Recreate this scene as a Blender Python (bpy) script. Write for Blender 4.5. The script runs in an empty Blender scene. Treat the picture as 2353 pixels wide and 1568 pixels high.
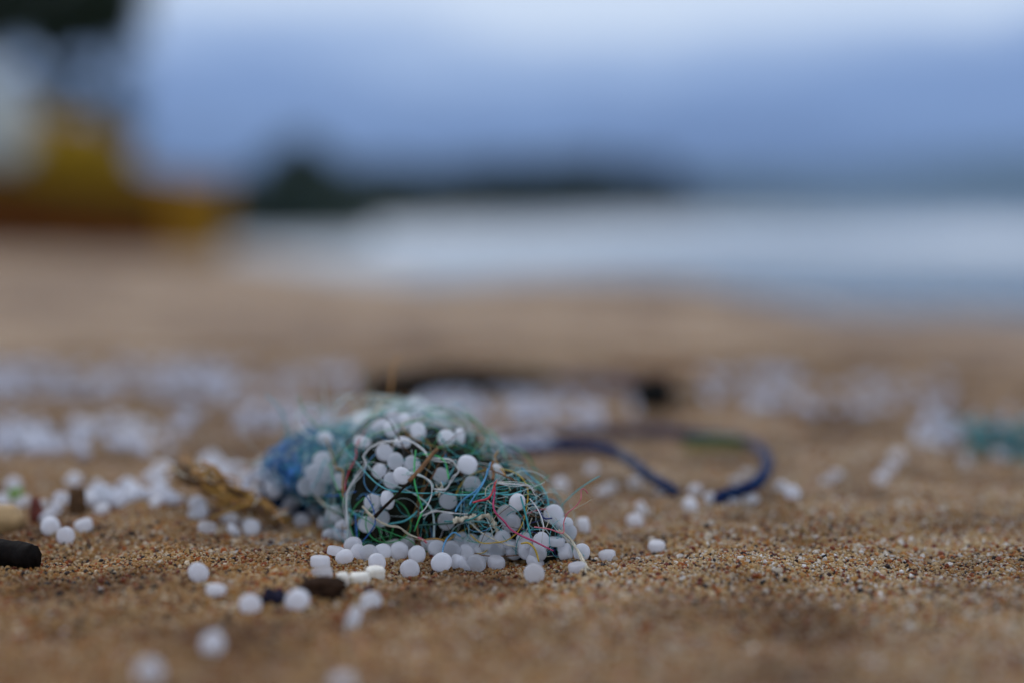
import bpy, bmesh, math, random
import numpy as np
from mathutils import Vector, Matrix, Quaternion, noise

random.seed(11)
rng = np.random.default_rng(11)
SC = bpy.context.scene
COL = SC.collection

# ------------------------------------------------------------------ camera
CAM_H, PITCH, LENS = 0.084, math.radians(5.3), 50.0
cam_d = bpy.data.cameras.new("camera")
cam = bpy.data.objects.new("camera", cam_d)
COL.objects.link(cam)
cam.location = (0, 0, CAM_H)
cam.rotation_euler = (math.pi / 2 - PITCH, 0, 0)
cam_d.lens, cam_d.sensor_width = LENS, 36.0
cam_d.clip_start, cam_d.clip_end = 0.01, 9000
cam_d.dof.use_dof = True
cam_d.dof.focus_distance = 0.341
cam_d.dof.aperture_fstop = 2.9
cam_d.dof.aperture_blades = 0
SC.camera = cam

# ------------------------------------------------------------------ sky
SUN_EL, SUN_AZ = math.radians(48), math.radians(-25)      # veiled by cloud
W = bpy.data.worlds.new("World")
SC.world = W
W.use_nodes = True
nt = W.node_tree
nt.nodes.clear()
n_out = nt.nodes.new("ShaderNodeOutputWorld")
n_bg = nt.nodes.new("ShaderNodeBackground")
n_bg.inputs["Strength"].default_value = 0.1
nt.links.new(n_bg.outputs[0], n_out.inputs["Surface"])
n_sky = nt.nodes.new("ShaderNodeTexSky")
n_sky.sky_type = 'NISHITA'
n_sky.sun_disc = False
n_sky.sun_elevation, n_sky.sun_rotation = SUN_EL, SUN_AZ
n_tc = nt.nodes.new("ShaderNodeTexCoord")
n_sep = nt.nodes.new("ShaderNodeSeparateXYZ")
nt.links.new(n_tc.outputs["Generated"], n_sep.inputs[0])
n_map = nt.nodes.new("ShaderNodeMapping")
n_map.inputs["Scale"].default_value = (1.5, 1.5, 6.0)
nt.links.new(n_tc.outputs["Generated"], n_map.inputs[0])
n_noise = nt.nodes.new("ShaderNodeTexNoise")
n_noise.inputs["Scale"].default_value = 2.9
n_noise.inputs["Detail"].default_value = 3
n_noise.inputs["Distortion"].default_value = 0.4
nt.links.new(n_map.outputs[0], n_noise.inputs["Vector"])
n_ns = nt.nodes.new("ShaderNodeMath"); n_ns.operation = 'MULTIPLY_ADD'
n_ns.inputs[1].default_value, n_ns.inputs[2].default_value = 0.15, -0.075
nt.links.new(n_noise.outputs["Fac"], n_ns.inputs[0])
n_add = nt.nodes.new("ShaderNodeMath"); n_add.operation = 'ADD'
n_tilt = nt.nodes.new("ShaderNodeMath"); n_tilt.operation = 'MULTIPLY_ADD'      # the cloud bank hangs lower to the right
n_tilt.inputs[1].default_value = -0.035
nt.links.new(n_sep.outputs["X"], n_tilt.inputs[0])
nt.links.new(n_sep.outputs["Z"], n_tilt.inputs[2])
n_back = nt.nodes.new("ShaderNodeMath"); n_back.operation = 'MULTIPLY_ADD'      # and is darkest ahead, over the bay
n_back.inputs[1].default_value = -0.055
nt.links.new(n_sep.outputs["Y"], n_back.inputs[0])
nt.links.new(n_tilt.outputs[0], n_back.inputs[2])
n_off = nt.nodes.new("ShaderNodeMath"); n_off.operation = 'ADD'; n_off.inputs[1].default_value = 0.055
nt.links.new(n_back.outputs[0], n_off.inputs[0])
nt.links.new(n_off.outputs[0], n_add.inputs[0])
nt.links.new(n_ns.outputs[0], n_add.inputs[1])
n_ramp = nt.nodes.new("ShaderNodeValToRGB")
cr = n_ramp.color_ramp
cr.interpolation = 'EASE'
stops = [(0.0, (.105, .160, .32)), (0.035, (.130, .200, .41)), (0.08, (.205, .315, .59)),
         (0.115, (.36, .49, .76)), (0.155, (.68, .79, .96)), (0.34, (.62, .71, .90)), (1.0, (.70, .76, .90))]
while len(cr.elements) < len(stops):
    cr.elements.new(0.5)
for e, (p, c) in zip(cr.elements, stops):
    e.position = p
    e.color = (*c, 1)
nt.links.new(n_add.outputs[0], n_ramp.inputs[0])
n_gain = nt.nodes.new("ShaderNodeVectorMath"); n_gain.operation = 'SCALE'
n_gain.inputs["Scale"].default_value = 10.0
nt.links.new(n_ramp.outputs[0], n_gain.inputs[0])
n_mix = nt.nodes.new("ShaderNodeMix"); n_mix.data_type = 'RGBA'
n_mix.inputs[0].default_value = 0.965
nt.links.new(n_sky.outputs[0], n_mix.inputs[6])
nt.links.new(n_gain.outputs[0], n_mix.inputs[7])
nt.links.new(n_mix.outputs[2], n_bg.inputs["Color"])

sun_d = bpy.data.lights.new("sun", 'SUN')
sun_d.energy, sun_d.angle, sun_d.color = 0.6, math.radians(30), (1, .95, .88)
sun = bpy.data.objects.new("sun", sun_d)
COL.objects.link(sun)
sd = Vector((math.sin(SUN_AZ) * math.cos(SUN_EL), math.cos(SUN_AZ) * math.cos(SUN_EL), math.sin(SUN_EL)))
sun.rotation_euler = sd.to_track_quat('Z', 'Y').to_euler()

SC.view_settings.view_transform = 'Standard'
SC.view_settings.look = 'None'
SC.view_settings.exposure = 0.10
SC.view_settings.gamma = 1.0
SC.view_settings.use_curve_mapping = False
SC.render.engine = 'CYCLES'
SC.cycles.use_denoising = True
SC.cycles.use_adaptive_sampling = False
SC.cycles.max_bounces = 8
SC.cycles.transmission_bounces = 6
SC.cycles.transparent_max_bounces = 6
SC.cycles.volume_bounces = 0
SC.cycles.sample_clamp_indirect = 4

# ------------------------------------------------------------------ measuring helpers
CP, SP = math.cos(PITCH), math.sin(PITCH)
PXW = 0.72 / 2352.0            # tangent per pixel of the measuring grid (2352 wide)


def ray(px, py):
    sx, sy = (px - 1176) * PXW, (784 - py) * PXW
    return Vector((sx, CP + sy * SP, -SP + sy * CP))     # axial depth 1


def at(px, py, depth):
    return Vector((0, 0, CAM_H)) + ray(px, py) * depth


def smooth(a, b, x):
    t = np.clip((x - a) / (b - a), 0, 1)
    return t * t * (3 - 2 * t)


_k = rng.uniform(-1, 1, (28, 2))
_ph = rng.uniform(0, 6.28, 28)


def terrain(x, y):
    """height of the sand, metres (numpy friendly)"""
    x = np.asarray(x, float); y = np.asarray(y, float)
    d = np.sqrt(x * x + y * y) + 1e-9
    az = np.degrees(np.arctan2(x, y))
    near = np.exp(-np.clip(d - 0.8, 0, None) * 0.8)
    z = np.zeros_like(d)
    for i in range(28):
        wl, amp = ((0.016, .00022), (0.034, .00045), (0.075, .0008), (0.2, .0011))[i % 4]
        q = _k[i] / np.hypot(*_k[i]) * 6.283 / wl
        z = z + amp * .5 * np.sin(q[0] * x + q[1] * y + _ph[i])
    z = z * near * smooth(.0, .2, d)
    for i in range(6):
        q = _k[i + 5] / np.hypot(*_k[i + 5]) * 6.283 / (0.5 + .12 * i)
        z = z + .0045 * np.sin(q[0] * x + q[1] * y + _ph[i]) * smooth(.7, 1.1, d) * (1 - smooth(6, 12, d))
    slope = .027 + .040 * smooth(-13, 1, az) + .012 * smooth(4, 20, az)
    slope = slope * (1 - .25 * smooth(-14, -22, az))
    crest = 1.45 - .40 * smooth(5, 20, az)
    fall = slope * (np.sqrt((d - crest) ** 2 + .05) + (d - crest)) / 2
    fall0 = slope * (np.sqrt(crest ** 2 + .05) - crest) / 2
    z = z - np.minimum(fall - fall0, 2.9)
    return z


def tz(x, y):
    return float(terrain(x, y))


def ground(px, py, lift=0.0):
    """point on the sand (raised by lift) seen at that pixel"""
    d = ray(px, py)
    t = (CAM_H - lift) / max(1e-4, -d.z)
    for _ in range(12):
        p = Vector((0, 0, CAM_H)) + d * t
        h = tz(p.x, p.y) + lift
        t = t + (p.z - h) / max(1e-4, -d.z) * .8
    return Vector((0, 0, CAM_H)) + d * t


# tangle mound: centre (px, y), z, half sizes
LUMPS = [  # px, y, z, sx, sy, sz, exponent
    (962, .376, .0045, .0228, .0300, .0245, 2.35),
    (712, .389, .0142, .0098, .0170, .0062, 1.8),
    (778, .387, .0138, .0125, .0180, .0095, 2.2),
    (912, .399, .0070, .0205, .021, .0216, 2.3),
    (1165, .354, .0040, .0130, .013, .0140, 2.3),
    (1245, .346, .0020, .0070, .008, .0080, 2.2),
    (1095, .364, .0040, .0150, .018, .0185, 2.2),
    (722, .398, .0040, .0180, .0110, .0085, 2.3),  # low dark core added for the shade under the blue bundle
]
LC = []
for px, y, z, sx, sy, sz, e in LUMPS:
    LC.append((np.array([(px - 1176) * PXW * (y * CP + .07 * SP), y, z]), np.array([sx, sy, sz]), e))


def mound_f(P, grow=0.0):
    """>1 outside, <1 inside, for an (n,3) array"""
    best = np.full(len(P), 1e9)
    for c, s, e in LC:
        q = np.abs((P - c) / (s + grow))
        best = np.minimum(best, (q ** e).sum(1) ** (1 / e))
    return best


def mound_depth(px, py, grow=0.0):
    """axial depth of the mound surface along the pixel; (depth, hit?)"""
    r = np.array(ray(px, py)); o = np.array([0, 0, CAM_H])
    ts = np.linspace(.30, .46, 321)
    f = mound_f(o + ts[:, None] * r, grow)
    hit = np.nonzero(f < 1)[0]
    if len(hit):
        return float(ts[hit[0]]), True
    return float(ts[int(np.argmin(f))]), False


# ------------------------------------------------------------------ object helpers
def link(o, parent=None):
    COL.objects.link(o)
    if parent is not None:
        o.parent = parent
    return o


def tag(o, label=None, cat=None, group=None, kind=None):
    if label: o["label"] = label
    if cat: o["category"] = cat
    if group: o["group"] = group
    if kind: o["kind"] = kind
    return o


def mesh_obj(name, verts, faces, mat=None, parent=None, shade=True, mesh_name=None):
    me = bpy.data.meshes.new(mesh_name or name)
    me.from_pydata([tuple(v) for v in verts], [], faces)
    if shade:
        me.polygons.foreach_set("use_smooth", [True] * len(me.polygons))
    if mat:
        me.materials.append(mat)
    me.update()
    return link(bpy.data.objects.new(name, me), parent)


def empty(name, loc=(0, 0, 0), rot=(0, 0, 0)):
    o = bpy.data.objects.new(name, None)
    o.location, o.rotation_euler = loc, rot
    o.empty_display_size = .01
    return link(o)


def nodes(name):
    m = bpy.data.materials.new(name)
    m.use_nodes = True
    t = m.node_tree
    b = t.nodes["Principled BSDF"]
    return m, t, b


def plain(name, col, rough=.6, var=.25, scale=300, bump=.0, spec=.4, hue=None, sss=0, trans=0):
    """a procedural material: base colour with noise variation and fine relief"""
    m, t, b = nodes(name)
    tc = t.nodes.new("ShaderNodeTexCoord")
    n = t.nodes.new("ShaderNodeTexNoise")
    n.inputs["Scale"].default_value = scale
    n.inputs["Detail"].default_value = 4
    t.links.new(tc.outputs["Object"], n.inputs["Vector"])
    r = t.nodes.new("ShaderNodeValToRGB")
    r.color_ramp.elements[0].position, r.color_ramp.elements[1].position = .3, .7
    c2 = hue or col
    r.color_ramp.elements[0].color = tuple(c * (1 - var) for c in col) + (1,)
    r.color_ramp.elements[1].color = tuple(min(1, c * (1 + var)) for c in c2) + (1,)
    t.links.new(n.outputs["Fac"], r.inputs[0])
    t.links.new(r.outputs[0], b.inputs["Base Color"])
    b.inputs["Roughness"].default_value = rough
    b.inputs["Specular IOR Level"].default_value = spec
    if sss:
        b.inputs["Subsurface Weight"].default_value = sss
        b.inputs["Subsurface Radius"].default_value = (1, 1, 1)
        b.inputs["Subsurface Scale"].default_value = .002
    if trans:
        b.inputs["Transmission Weight"].default_value = trans
    if bump:
        bp = t.nodes.new("ShaderNodeBump")
        bp.inputs["Strength"].default_value = .6
        bp.inputs["Distance"].default_value = bump
        t.links.new(n.outputs["Fac"], bp.inputs["Height"])
        t.links.new(bp.outputs[0], b.inputs["Normal"])
    return m


# ------------------------------------------------------------------ materials
GRAIN = [(0.0, (.006, .006, .008)), (.075, (.03, .016, .012)), (.13, (.16, .030, .012)), (.22, (.38, .11, .015)),
         (.30, (.40, .20, .045)), (.46, (.37, .235, .095)), (.64, (.45, .305, .135)), (.84, (.47, .38, .26)), (.955, (.58, .53, .46)), (1.0, (.72, .70, .66))]


def ramp_fill(r, stops, const=False):
    cr = r.color_ramp
    if const: cr.interpolation = 'CONSTANT'
    while len(cr.elements) < len(stops):
        cr.elements.new(.5)
    for e, (p, c) in zip(cr.elements, stops):
        e.position = p; e.color = (*c, 1)


def damp_patch(t, col_socket):
    """damper, browner sand towards the near left"""
    geo = t.nodes.new("ShaderNodeNewGeometry")
    n = t.nodes.new("ShaderNodeTexNoise"); n.inputs["Scale"].default_value = 22
    t.links.new(geo.outputs["Position"], n.inputs["Vector"])
    sub = t.nodes.new("ShaderNodeVectorMath"); sub.operation = 'DISTANCE'
    sub.inputs[1].default_value = (-.13, .26, 0)
    t.links.new(geo.outputs["Position"], sub.inputs[0])
    ad = t.nodes.new("ShaderNodeMath"); ad.operation = 'MULTIPLY_ADD'; ad.inputs[1].default_value = .10
    t.links.new(n.outputs["Fac"], ad.inputs[0]); t.links.new(sub.outputs["Value"], ad.inputs[2])
    mr = t.nodes.new("ShaderNodeMapRange"); mr.inputs["From Min"].default_value, mr.inputs["From Max"].default_value = .27, .12
    t.links.new(ad.outputs[0], mr.inputs["Value"])
    mx = t.nodes.new("ShaderNodeMix"); mx.data_type = 'RGBA'; mx.blend_type = 'MULTIPLY'
    mx.inputs[7].default_value = (.86, .72, .52, 1)
    t.links.new(mr.outputs[0], mx.inputs[0]); t.links.new(col_socket, mx.inputs[6])
    return mx.outputs[2]


def sand_material():
    m, t, b = nodes("sand")
    geo = t.nodes.new("ShaderNodeNewGeometry")
    vor = t.nodes.new("ShaderNodeTexVoronoi")
    vor.inputs["Scale"].default_value = 1100
    t.links.new(geo.outputs["Position"], vor.inputs["Vector"])
    sep = t.nodes.new("ShaderNodeSeparateColor")
    t.links.new(vor.outputs["Color"], sep.inputs[0])
    r = t.nodes.new("ShaderNodeValToRGB"); ramp_fill(r, GRAIN)
    t.links.new(sep.outputs[0], r.inputs[0])
    # clots of grains, warm brown and grey; brown mottling paints in footprint shading
    n1 = t.nodes.new("ShaderNodeTexNoise"); n1.inputs["Scale"].default_value = 26; n1.inputs["Detail"].default_value = 4
    t.links.new(geo.outputs["Position"], n1.inputs["Vector"])
    r1 = t.nodes.new("ShaderNodeValToRGB")
    ramp_fill(r1, [(.34, (.50, .42, .35)), (.5, (.92, .9, .88)), (.66, (1.12, 1.15, 1.2))])
    t.links.new(n1.outputs["Fac"], r1.inputs[0])
    mul = t.nodes.new("ShaderNodeMix"); mul.data_type = 'RGBA'; mul.blend_type = 'MULTIPLY'; mul.inputs[0].default_value = 1
    t.links.new(r.outputs[0], mul.inputs[6]); t.links.new(r1.outputs[0], mul.inputs[7])
    n2 = t.nodes.new("ShaderNodeTexNoise"); n2.inputs["Scale"].default_value = 3.2; n2.inputs["Detail"].default_value = 3
    t.links.new(geo.outputs["Position"], n2.inputs["Vector"])
    r2 = t.nodes.new("ShaderNodeValToRGB")
    ramp_fill(r2, [(.38, (.50, .42, .35)), (.52, (.92, .91, .90)), (.66, (1.2, 1.22, 1.27))])
    t.links.new(n2.outputs["Fac"], r2.inputs[0])
    mul2 = t.nodes.new("ShaderNodeMix"); mul2.data_type = 'RGBA'; mul2.blend_type = 'MULTIPLY'; mul2.inputs[0].default_value = 1
    t.links.new(mul.outputs[2], mul2.inputs[6]); t.links.new(r2.outputs[0], mul2.inputs[7])
    # wet near the water
    sp = t.nodes.new("ShaderNodeSeparateXYZ"); t.links.new(geo.outputs["Position"], sp.inputs[0])
    wet = t.nodes.new("ShaderNodeMapRange")
    wet.inputs["From Min"].default_value, wet.inputs["From Max"].default_value = -.25, -1.3
    t.links.new(sp.outputs["Z"], wet.inputs["Value"])
    mul3 = t.nodes.new("ShaderNodeMix"); mul3.data_type = 'RGBA'; mul3.blend_type = 'MULTIPLY'
    mul3.inputs[7].default_value = (.62, .60, .60, 1)
    t.links.new(wet.outputs[0], mul3.inputs[0]); t.links.new(mul2.outputs[2], mul3.inputs[6])
    t.links.new(damp_patch(t, mul3.outputs[2]), b.inputs["Base Color"])
    ro = t.nodes.new("ShaderNodeMapRange")
    ro.inputs["To Min"].default_value, ro.inputs["To Max"].default_value = .75, .22
    t.links.new(wet.outputs[0], ro.inputs["Value"]); t.links.new(ro.outputs[0], b.inputs["Roughness"])
    bp = t.nodes.new("ShaderNodeBump"); bp.inputs["Strength"].default_value = .9; bp.inputs["Distance"].default_value = .0005
    t.links.new(vor.outputs["Distance"], bp.inputs["Height"]); t.links.new(bp.outputs[0], b.inputs["Normal"])
    return m


def grain_material():
    m, t, b = nodes("sand_grain")
    oi = t.nodes.new("ShaderNodeObjectInfo")
    r = t.nodes.new("ShaderNodeValToRGB"); ramp_fill(r, GRAIN)
    t.links.new(oi.outputs["Random"], r.inputs[0])
    geo = t.nodes.new("ShaderNodeNewGeometry")
    n1 = t.nodes.new("ShaderNodeTexNoise"); n1.inputs["Scale"].default_value = 26; n1.inputs["Detail"].default_value = 4
    t.links.new(geo.outputs["Position"], n1.inputs["Vector"])
    r1 = t.nodes.new("ShaderNodeValToRGB")
    ramp_fill(r1, [(.34, (.50, .42, .35)), (.5, (.92, .9, .88)), (.66, (1.12, 1.15, 1.2))])
    t.links.new(n1.outputs["Fac"], r1.inputs[0])
    mul = t.nodes.new("ShaderNodeMix"); mul.data_type = 'RGBA'; mul.blend_type = 'MULTIPLY'; mul.inputs[0].default_value = 1
    t.links.new(r.outputs[0], mul.inputs[6]); t.links.new(r1.outputs[0], mul.inputs[7])
    t.links.new(damp_patch(t, mul.outputs[2]), b.inputs["Base Color"])
    b.inputs["Roughness"].default_value = .5
    b.inputs["Specular IOR Level"].default_value = .25
    return m


def pellet_material(name, col, sss, trans, rough):
    m, t, b = nodes(name)
    tc = t.nodes.new("ShaderNodeTexCoord")
    oi = t.nodes.new("ShaderNodeObjectInfo")
    va = t.nodes.new("ShaderNodeVectorMath"); va.operation = 'ADD'
    t.links.new(tc.outputs["Object"], va.inputs[0]); t.links.new(oi.outputs["Location"], va.inputs[1])
    n = t.nodes.new("ShaderNodeTexNoise"); n.inputs["Scale"].default_value = 900; n.inputs["Detail"].default_value = 5
    t.links.new(va.outputs[0], n.inputs["Vector"])
    r = t.nodes.new("ShaderNodeValToRGB")
    ramp_fill(r, [(.3, tuple(c * .94 for c in col)), (.6, col)])
    t.links.new(n.outputs["Fac"], r.inputs[0])
    hs = t.nodes.new("ShaderNodeHueSaturation")
    mr = t.nodes.new("ShaderNodeMapRange"); mr.inputs["To Min"].default_value, mr.inputs["To Max"].default_value = .95, 1.01
    t.links.new(oi.outputs["Random"], mr.inputs["Value"]); t.links.new(mr.outputs[0], hs.inputs["Value"])
    t.links.new(r.outputs[0], hs.inputs["Color"])
    t.links.new(hs.outputs[0], b.inputs["Base Color"])
    b.inputs["Roughness"].default_value = rough
    b.inputs["IOR"].default_value = 1.4
    b.inputs["Specular IOR Level"].default_value = .35
    b.inputs["Transmission Weight"].default_value = trans
    bp = t.nodes.new("ShaderNodeBump"); bp.inputs["Strength"].default_value = .25; bp.inputs["Distance"].default_value = .00012
    t.links.new(n.outputs["Fac"], bp.inputs["Height"]); t.links.new(bp.outputs[0], b.inputs["Normal"])
    # milky body: light crosses it and leaves diffused
    tl = t.nodes.new("ShaderNodeBsdfTranslucent")
    t.links.new(hs.outputs[0], tl.inputs["Color"])
    mx = t.nodes.new("ShaderNodeMixShader"); mx.inputs[0].default_value = sss
    t.links.new(b.outputs[0], mx.inputs[1]); t.links.new(tl.outputs[0], mx.inputs[2])
    t.links.new(mx.outputs[0], t.nodes["Material Output"].inputs["Surface"])
    return m


M_SAND = sand_material()
M_GRAIN = grain_material()
M_PEL = [pellet_material("pellet_plastic", (.95, .955, .99), .44, .36, .40),
         pellet_material("pellet_plastic_milky", (.96, .963, .992), .42, .16, .45),
         pellet_material("pellet_plastic_clear", (.935, .95, .985), .46, .66, .36)]
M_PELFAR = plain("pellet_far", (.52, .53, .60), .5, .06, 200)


def fibre(name, col, rough=.42, var=.22, trans=0.0):
    return plain("fibre_" + name, col, rough, var, 700, 0, .5, None, 0, trans)


F = {
    'teal': fibre('teal', (.02, .25, .25)), 'aqua': fibre('aqua', (.09, .42, .44)), 'green': fibre('green', (.02, .26, .07)),
    'bright_green': fibre('bright_green', (.04, .42, .10)), 'dark_green': fibre('dark_green', (.008, .07, .045)),
    'blue': fibre('blue', (.010, .095, .32)), 'sky': fibre('sky', (.08, .30, .52)), 'navy': fibre('navy', (.008, .018, .13)),
    'white': fibre('white', (.66, .66, .64), .5), 'cream': fibre('cream', (.60, .54, .40), .6), 'pale': fibre('pale', (.46, .58, .56), .45),
    'mist': fibre('mist', (.60, .72, .70), .5),
    'red': fibre('red', (.50, .02, .045)), 'magenta': fibre('magenta', (.40, .03, .11)), 'orange': fibre('orange', (.60, .09, .03)),
    'pink': fibre('pink', (.55, .13, .16)), 'ochre': fibre('ochre', (.36, .19, .03), .7), 'yellow': fibre('yellow', (.48, .32, .02)),
    'brown': fibre('brown', (.13, .06, .022), .8), 'straw': fibre('straw', (.48, .24, .08), .8), 'black': fibre('black', (.012, .010, .009), .7),
}


# ------------------------------------------------------------------ tubes
def catmull(pts, n=5):
    P = [Vector(p) for p in pts]
    if len(P) < 3: return P
    P = [P[0] * 2 - P[1]] + P + [P[-1] * 2 - P[-2]]
    out = []
    for i in range(1, len(P) - 2):
        a, b, c, d = P[i - 1:i + 3]
        for k in range(n):
            t = k / n
            out.append(.5 * ((2 * b) + (c - a) * t + (2 * a - 5 * b + 4 * c - d) * t * t + (3 * b - a - 3 * c + d) * t ** 3))
    out.append(P[-2])
    return out


def tube_geo(pts, rad, sides=6, flat=1.0, twist=0.0, up=None, V=None, Fc=None):
    """append a tube along pts; rad number or function of 0..1; flat<1 squashes it to a ribbon"""
    V = [] if V is None else V
    Fc = [] if Fc is None else Fc
    base = len(V)
    n = len(pts)
    nrm = None
    for i, p in enumerate(pts):
        tg = (pts[min(i + 1, n - 1)] - pts[max(i - 1, 0)])
        tg = tg.normalized() if tg.length > 1e-12 else Vector((1, 0, 0))
        if nrm is None:
            a = Vector(up) if up is not None else (Vector((0, 0, 1)) if abs(tg.z) < .9 else Vector((1, 0, 0)))
            nrm = (a - tg * a.dot(tg)).normalized()
        else:
            nrm = nrm - tg * nrm.dot(tg)
            nrm = nrm.normalized() if nrm.length > 1e-9 else tg.orthogonal().normalized()
        bi = tg.cross(nrm)
        s = i / max(1, n - 1)
        r = rad(s) if callable(rad) else rad
        ta = twist * s
        n2 = nrm * math.cos(ta) + bi * math.sin(ta)
        b2 = bi * math.cos(ta) - nrm * math.sin(ta)
        for k in range(sides):
            a = 6.2832 * k / sides
            V.append(p + n2 * (math.cos(a) * r) + b2 * (math.sin(a) * r * flat))
    for i in range(n - 1):
        for k in range(sides):
            a = base + i * sides + k
            b = base + i * sides + (k + 1) % sides
            Fc.append((a, b, b + sides, a + sides))
    Fc.append(tuple(base + k for k in range(sides))[::-1])
    Fc.append(tuple(base + (n - 1) * sides + k for k in range(sides)))
    return V, Fc


# ------------------------------------------------------------------ SETTING: beach
def polar_grid(radii, azs, zf, name, mat, wrap=True):
    V, Fc = [], []
    A = np.radians(azs)
    R, T = np.meshgrid(radii, A, indexing='ij')
    X, Y = R * np.sin(T), R * np.cos(T)
    Z = zf(X, Y)
    V = np.stack([X.ravel(), Y.ravel(), Z.ravel()], 1)
    nr, na = len(radii), len(azs)
    for i in range(nr - 1):
        for j in range(na if wrap else na - 1):
            k = (j + 1) % na
            Fc.append((i * na + j, i * na + k, (i + 1) * na + k, (i + 1) * na + j))
    if wrap:
        Fc.append(tuple(range(na))[::-1])
    return mesh_obj(name, V.tolist(), Fc, mat)


azs = np.concatenate([np.arange(-40, 40, .33), np.arange(40, 320, 4.0)])
radii = np.concatenate([[.02, .08, .14, .18], np.arange(.21, .62, .0035), .62 * np.power(1.028, np.arange(1, 215))])
radii = radii[radii < 220]
beach = tag(polar_grid(radii, azs, terrain, "beach", M_SAND), "coarse brown sand beach sloping down to the surf", kind="structure")

# ------------------------------------------------------------------ sea
SEA_Z = -2.0


def sea_material():
    m, t, b = nodes("sea_water")
    geo = t.nodes.new("ShaderNodeNewGeometry")
    mp = t.nodes.new("ShaderNodeMapping"); mp.inputs["Scale"].default_value = (.035, .09, 1)
    t.links.new(geo.outputs["Position"], mp.inputs[0])
    n = t.nodes.new("ShaderNodeTexNoise"); n.inputs["Scale"].default_value = 1.0; n.inputs["Detail"].default_value = 6
    t.links.new(mp.outputs[0], n.inputs["Vector"])
    ln = t.nodes.new("ShaderNodeVectorMath"); ln.operation = 'LENGTH'
    t.links.new(geo.outputs["Position"], ln.inputs[0])
    zone = t.nodes.new("ShaderNodeValToRGB")     # surf belt by distance offshore
    ramp_fill(zone, [(0, (0, 0, 0)), (.06, (.25, .25, .25)), (.13, (.66, .66, .66)), (.42, (.64, .64, .64)), (.75, (.35, .35, .35)), (1, (.18, .18, .18))])
    mr = t.nodes.new("ShaderNodeMapRange"); mr.inputs["From Min"].default_value, mr.inputs["From Max"].default_value = 20, 320
    t.links.new(ln.outputs["Value"], mr.inputs["Value"]); t.links.new(mr.outputs[0], zone.inputs[0])
    add = t.nodes.new("ShaderNodeMath"); add.operation = 'ADD'
    t.links.new(n.outputs["Fac"], add.inputs[0]); t.links.new(zone.outputs[0], add.inputs[1])
    th = t.nodes.new("ShaderNodeMapRange"); th.inputs["From Min"].default_value, th.inputs["From Max"].default_value = .92, 1.22
    t.links.new(add.outputs[0], th.inputs["Value"])
    b.inputs["Base Color"].default_value = (.02, .06, .075, 1)
    b.inputs["Roughness"].default_value = .12
    b.inputs["IOR"].default_value = 1.33
    foam = t.nodes.new("ShaderNodeBsdfDiffuse"); foam.inputs["Color"].default_value = (.80, .84, .86, 1)
    mix = t.nodes.new("ShaderNodeMixShader")
    t.links.new(th.outputs[0], mix.inputs[0]); t.links.new(b.outputs[0], mix.inputs[1]); t.links.new(foam.outputs[0], mix.inputs[2])
    t.links.new(mix.outputs[0], t.nodes["Material Output"].inputs["Surface"])
    w = t.nodes.new("ShaderNodeTexNoise"); w.inputs["Scale"].default_value = .9; w.inputs["Detail"].default_value = 5
    t.links.new(geo.outputs["Position"], w.inputs["Vector"])
    bp = t.nodes.new("ShaderNodeBump"); bp.inputs["Strength"].default_value = .8; bp.inputs["Distance"].default_value = .25
    t.links.new(w.outputs["Fac"], bp.inputs["Height"]); t.links.new(bp.outputs[0], b.inputs["Normal"])
    return m


def sea_height(x, y):
    d = np.sqrt(x * x + y * y)
    ph = y * .115 + x * .02 + .9 * np.sin(x * .05 + 1.0) + .4 * np.sin(x * .13)
    wv = np.power(.5 + .5 * np.sin(ph), 3.0)
    return SEA_Z + .55 * wv * smooth(30, 60, d) * (1 - smooth(260, 600, d))


sr = 14 * np.power(1.018, np.arange(0, 330))
sr = sr[sr < 3900]
tag(polar_grid(sr, np.arange(-60, 88, .8), sea_height, "sea", sea_material(), wrap=False), "pale blue sea with white surf rolling in", kind="structure")

# ------------------------------------------------------------------ headland with its trees, far hills
M_LAND = plain("headland_soil", (.022, .032, .020), .9, .35, .2)
path = [(-40, 26), (-24, 44), (-17, 60), (-13, 78), (-8.5, 108), (-3, 180), (2, 310), (8.0, 620)]


def path_at(s):
    s = s * (len(path) - 1)
    i = min(int(s), len(path) - 2); f = s - i
    a = path[i][0] * (1 - f) + path[i + 1][0] * f
    d = math.exp(math.log(path[i][1]) * (1 - f) + math.log(path[i + 1][1]) * f)
    return math.radians(a), d


V, Fc = [], []
N = 90
prof = [(1.0, -2.35), (1.02, -1.2), (1.05, .5), (1.12, 1.9), (1.4, 2.4), (1.9, 1.0), (2.3, -2.5)]
for i in range(N):
    a, d = path_at(i / (N - 1))
    endf = min(1, (N - 1 - i) / 18 + .04)
    for k, (m_, z) in enumerate(prof):
        dd = d * m_
        zz = z + (.5 * noise.noise((i * .3, k * 1.7, 3)) if 1 < k < 6 else 0)
        zz = -2.6 + (zz + 2.6) * endf * max(.42, min(3.6, d / 125)) if zz > -2.3 else zz
        V.append((dd * math.sin(a), dd * math.cos(a), zz))
for i in range(N - 1):
    for k in range(len(prof) - 1):
        q = i * len(prof) + k
        Fc.append((q, q + 1, q + len(prof) + 1, q + len(prof)))
tag(mesh_obj("headland", V, Fc, M_LAND), "low dark wooded headland curving round the bay", kind="structure")

M_LEAF = plain("tree_leaf", (.035, .060, .025), .6, .4, 3)
M_LEAF2 = plain("tree_leaf_dark", (.022, .040, .020), .6, .4, 3)
M_BARK = plain("bark", (.06, .045, .035), .9, .3, 12, .01)


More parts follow.
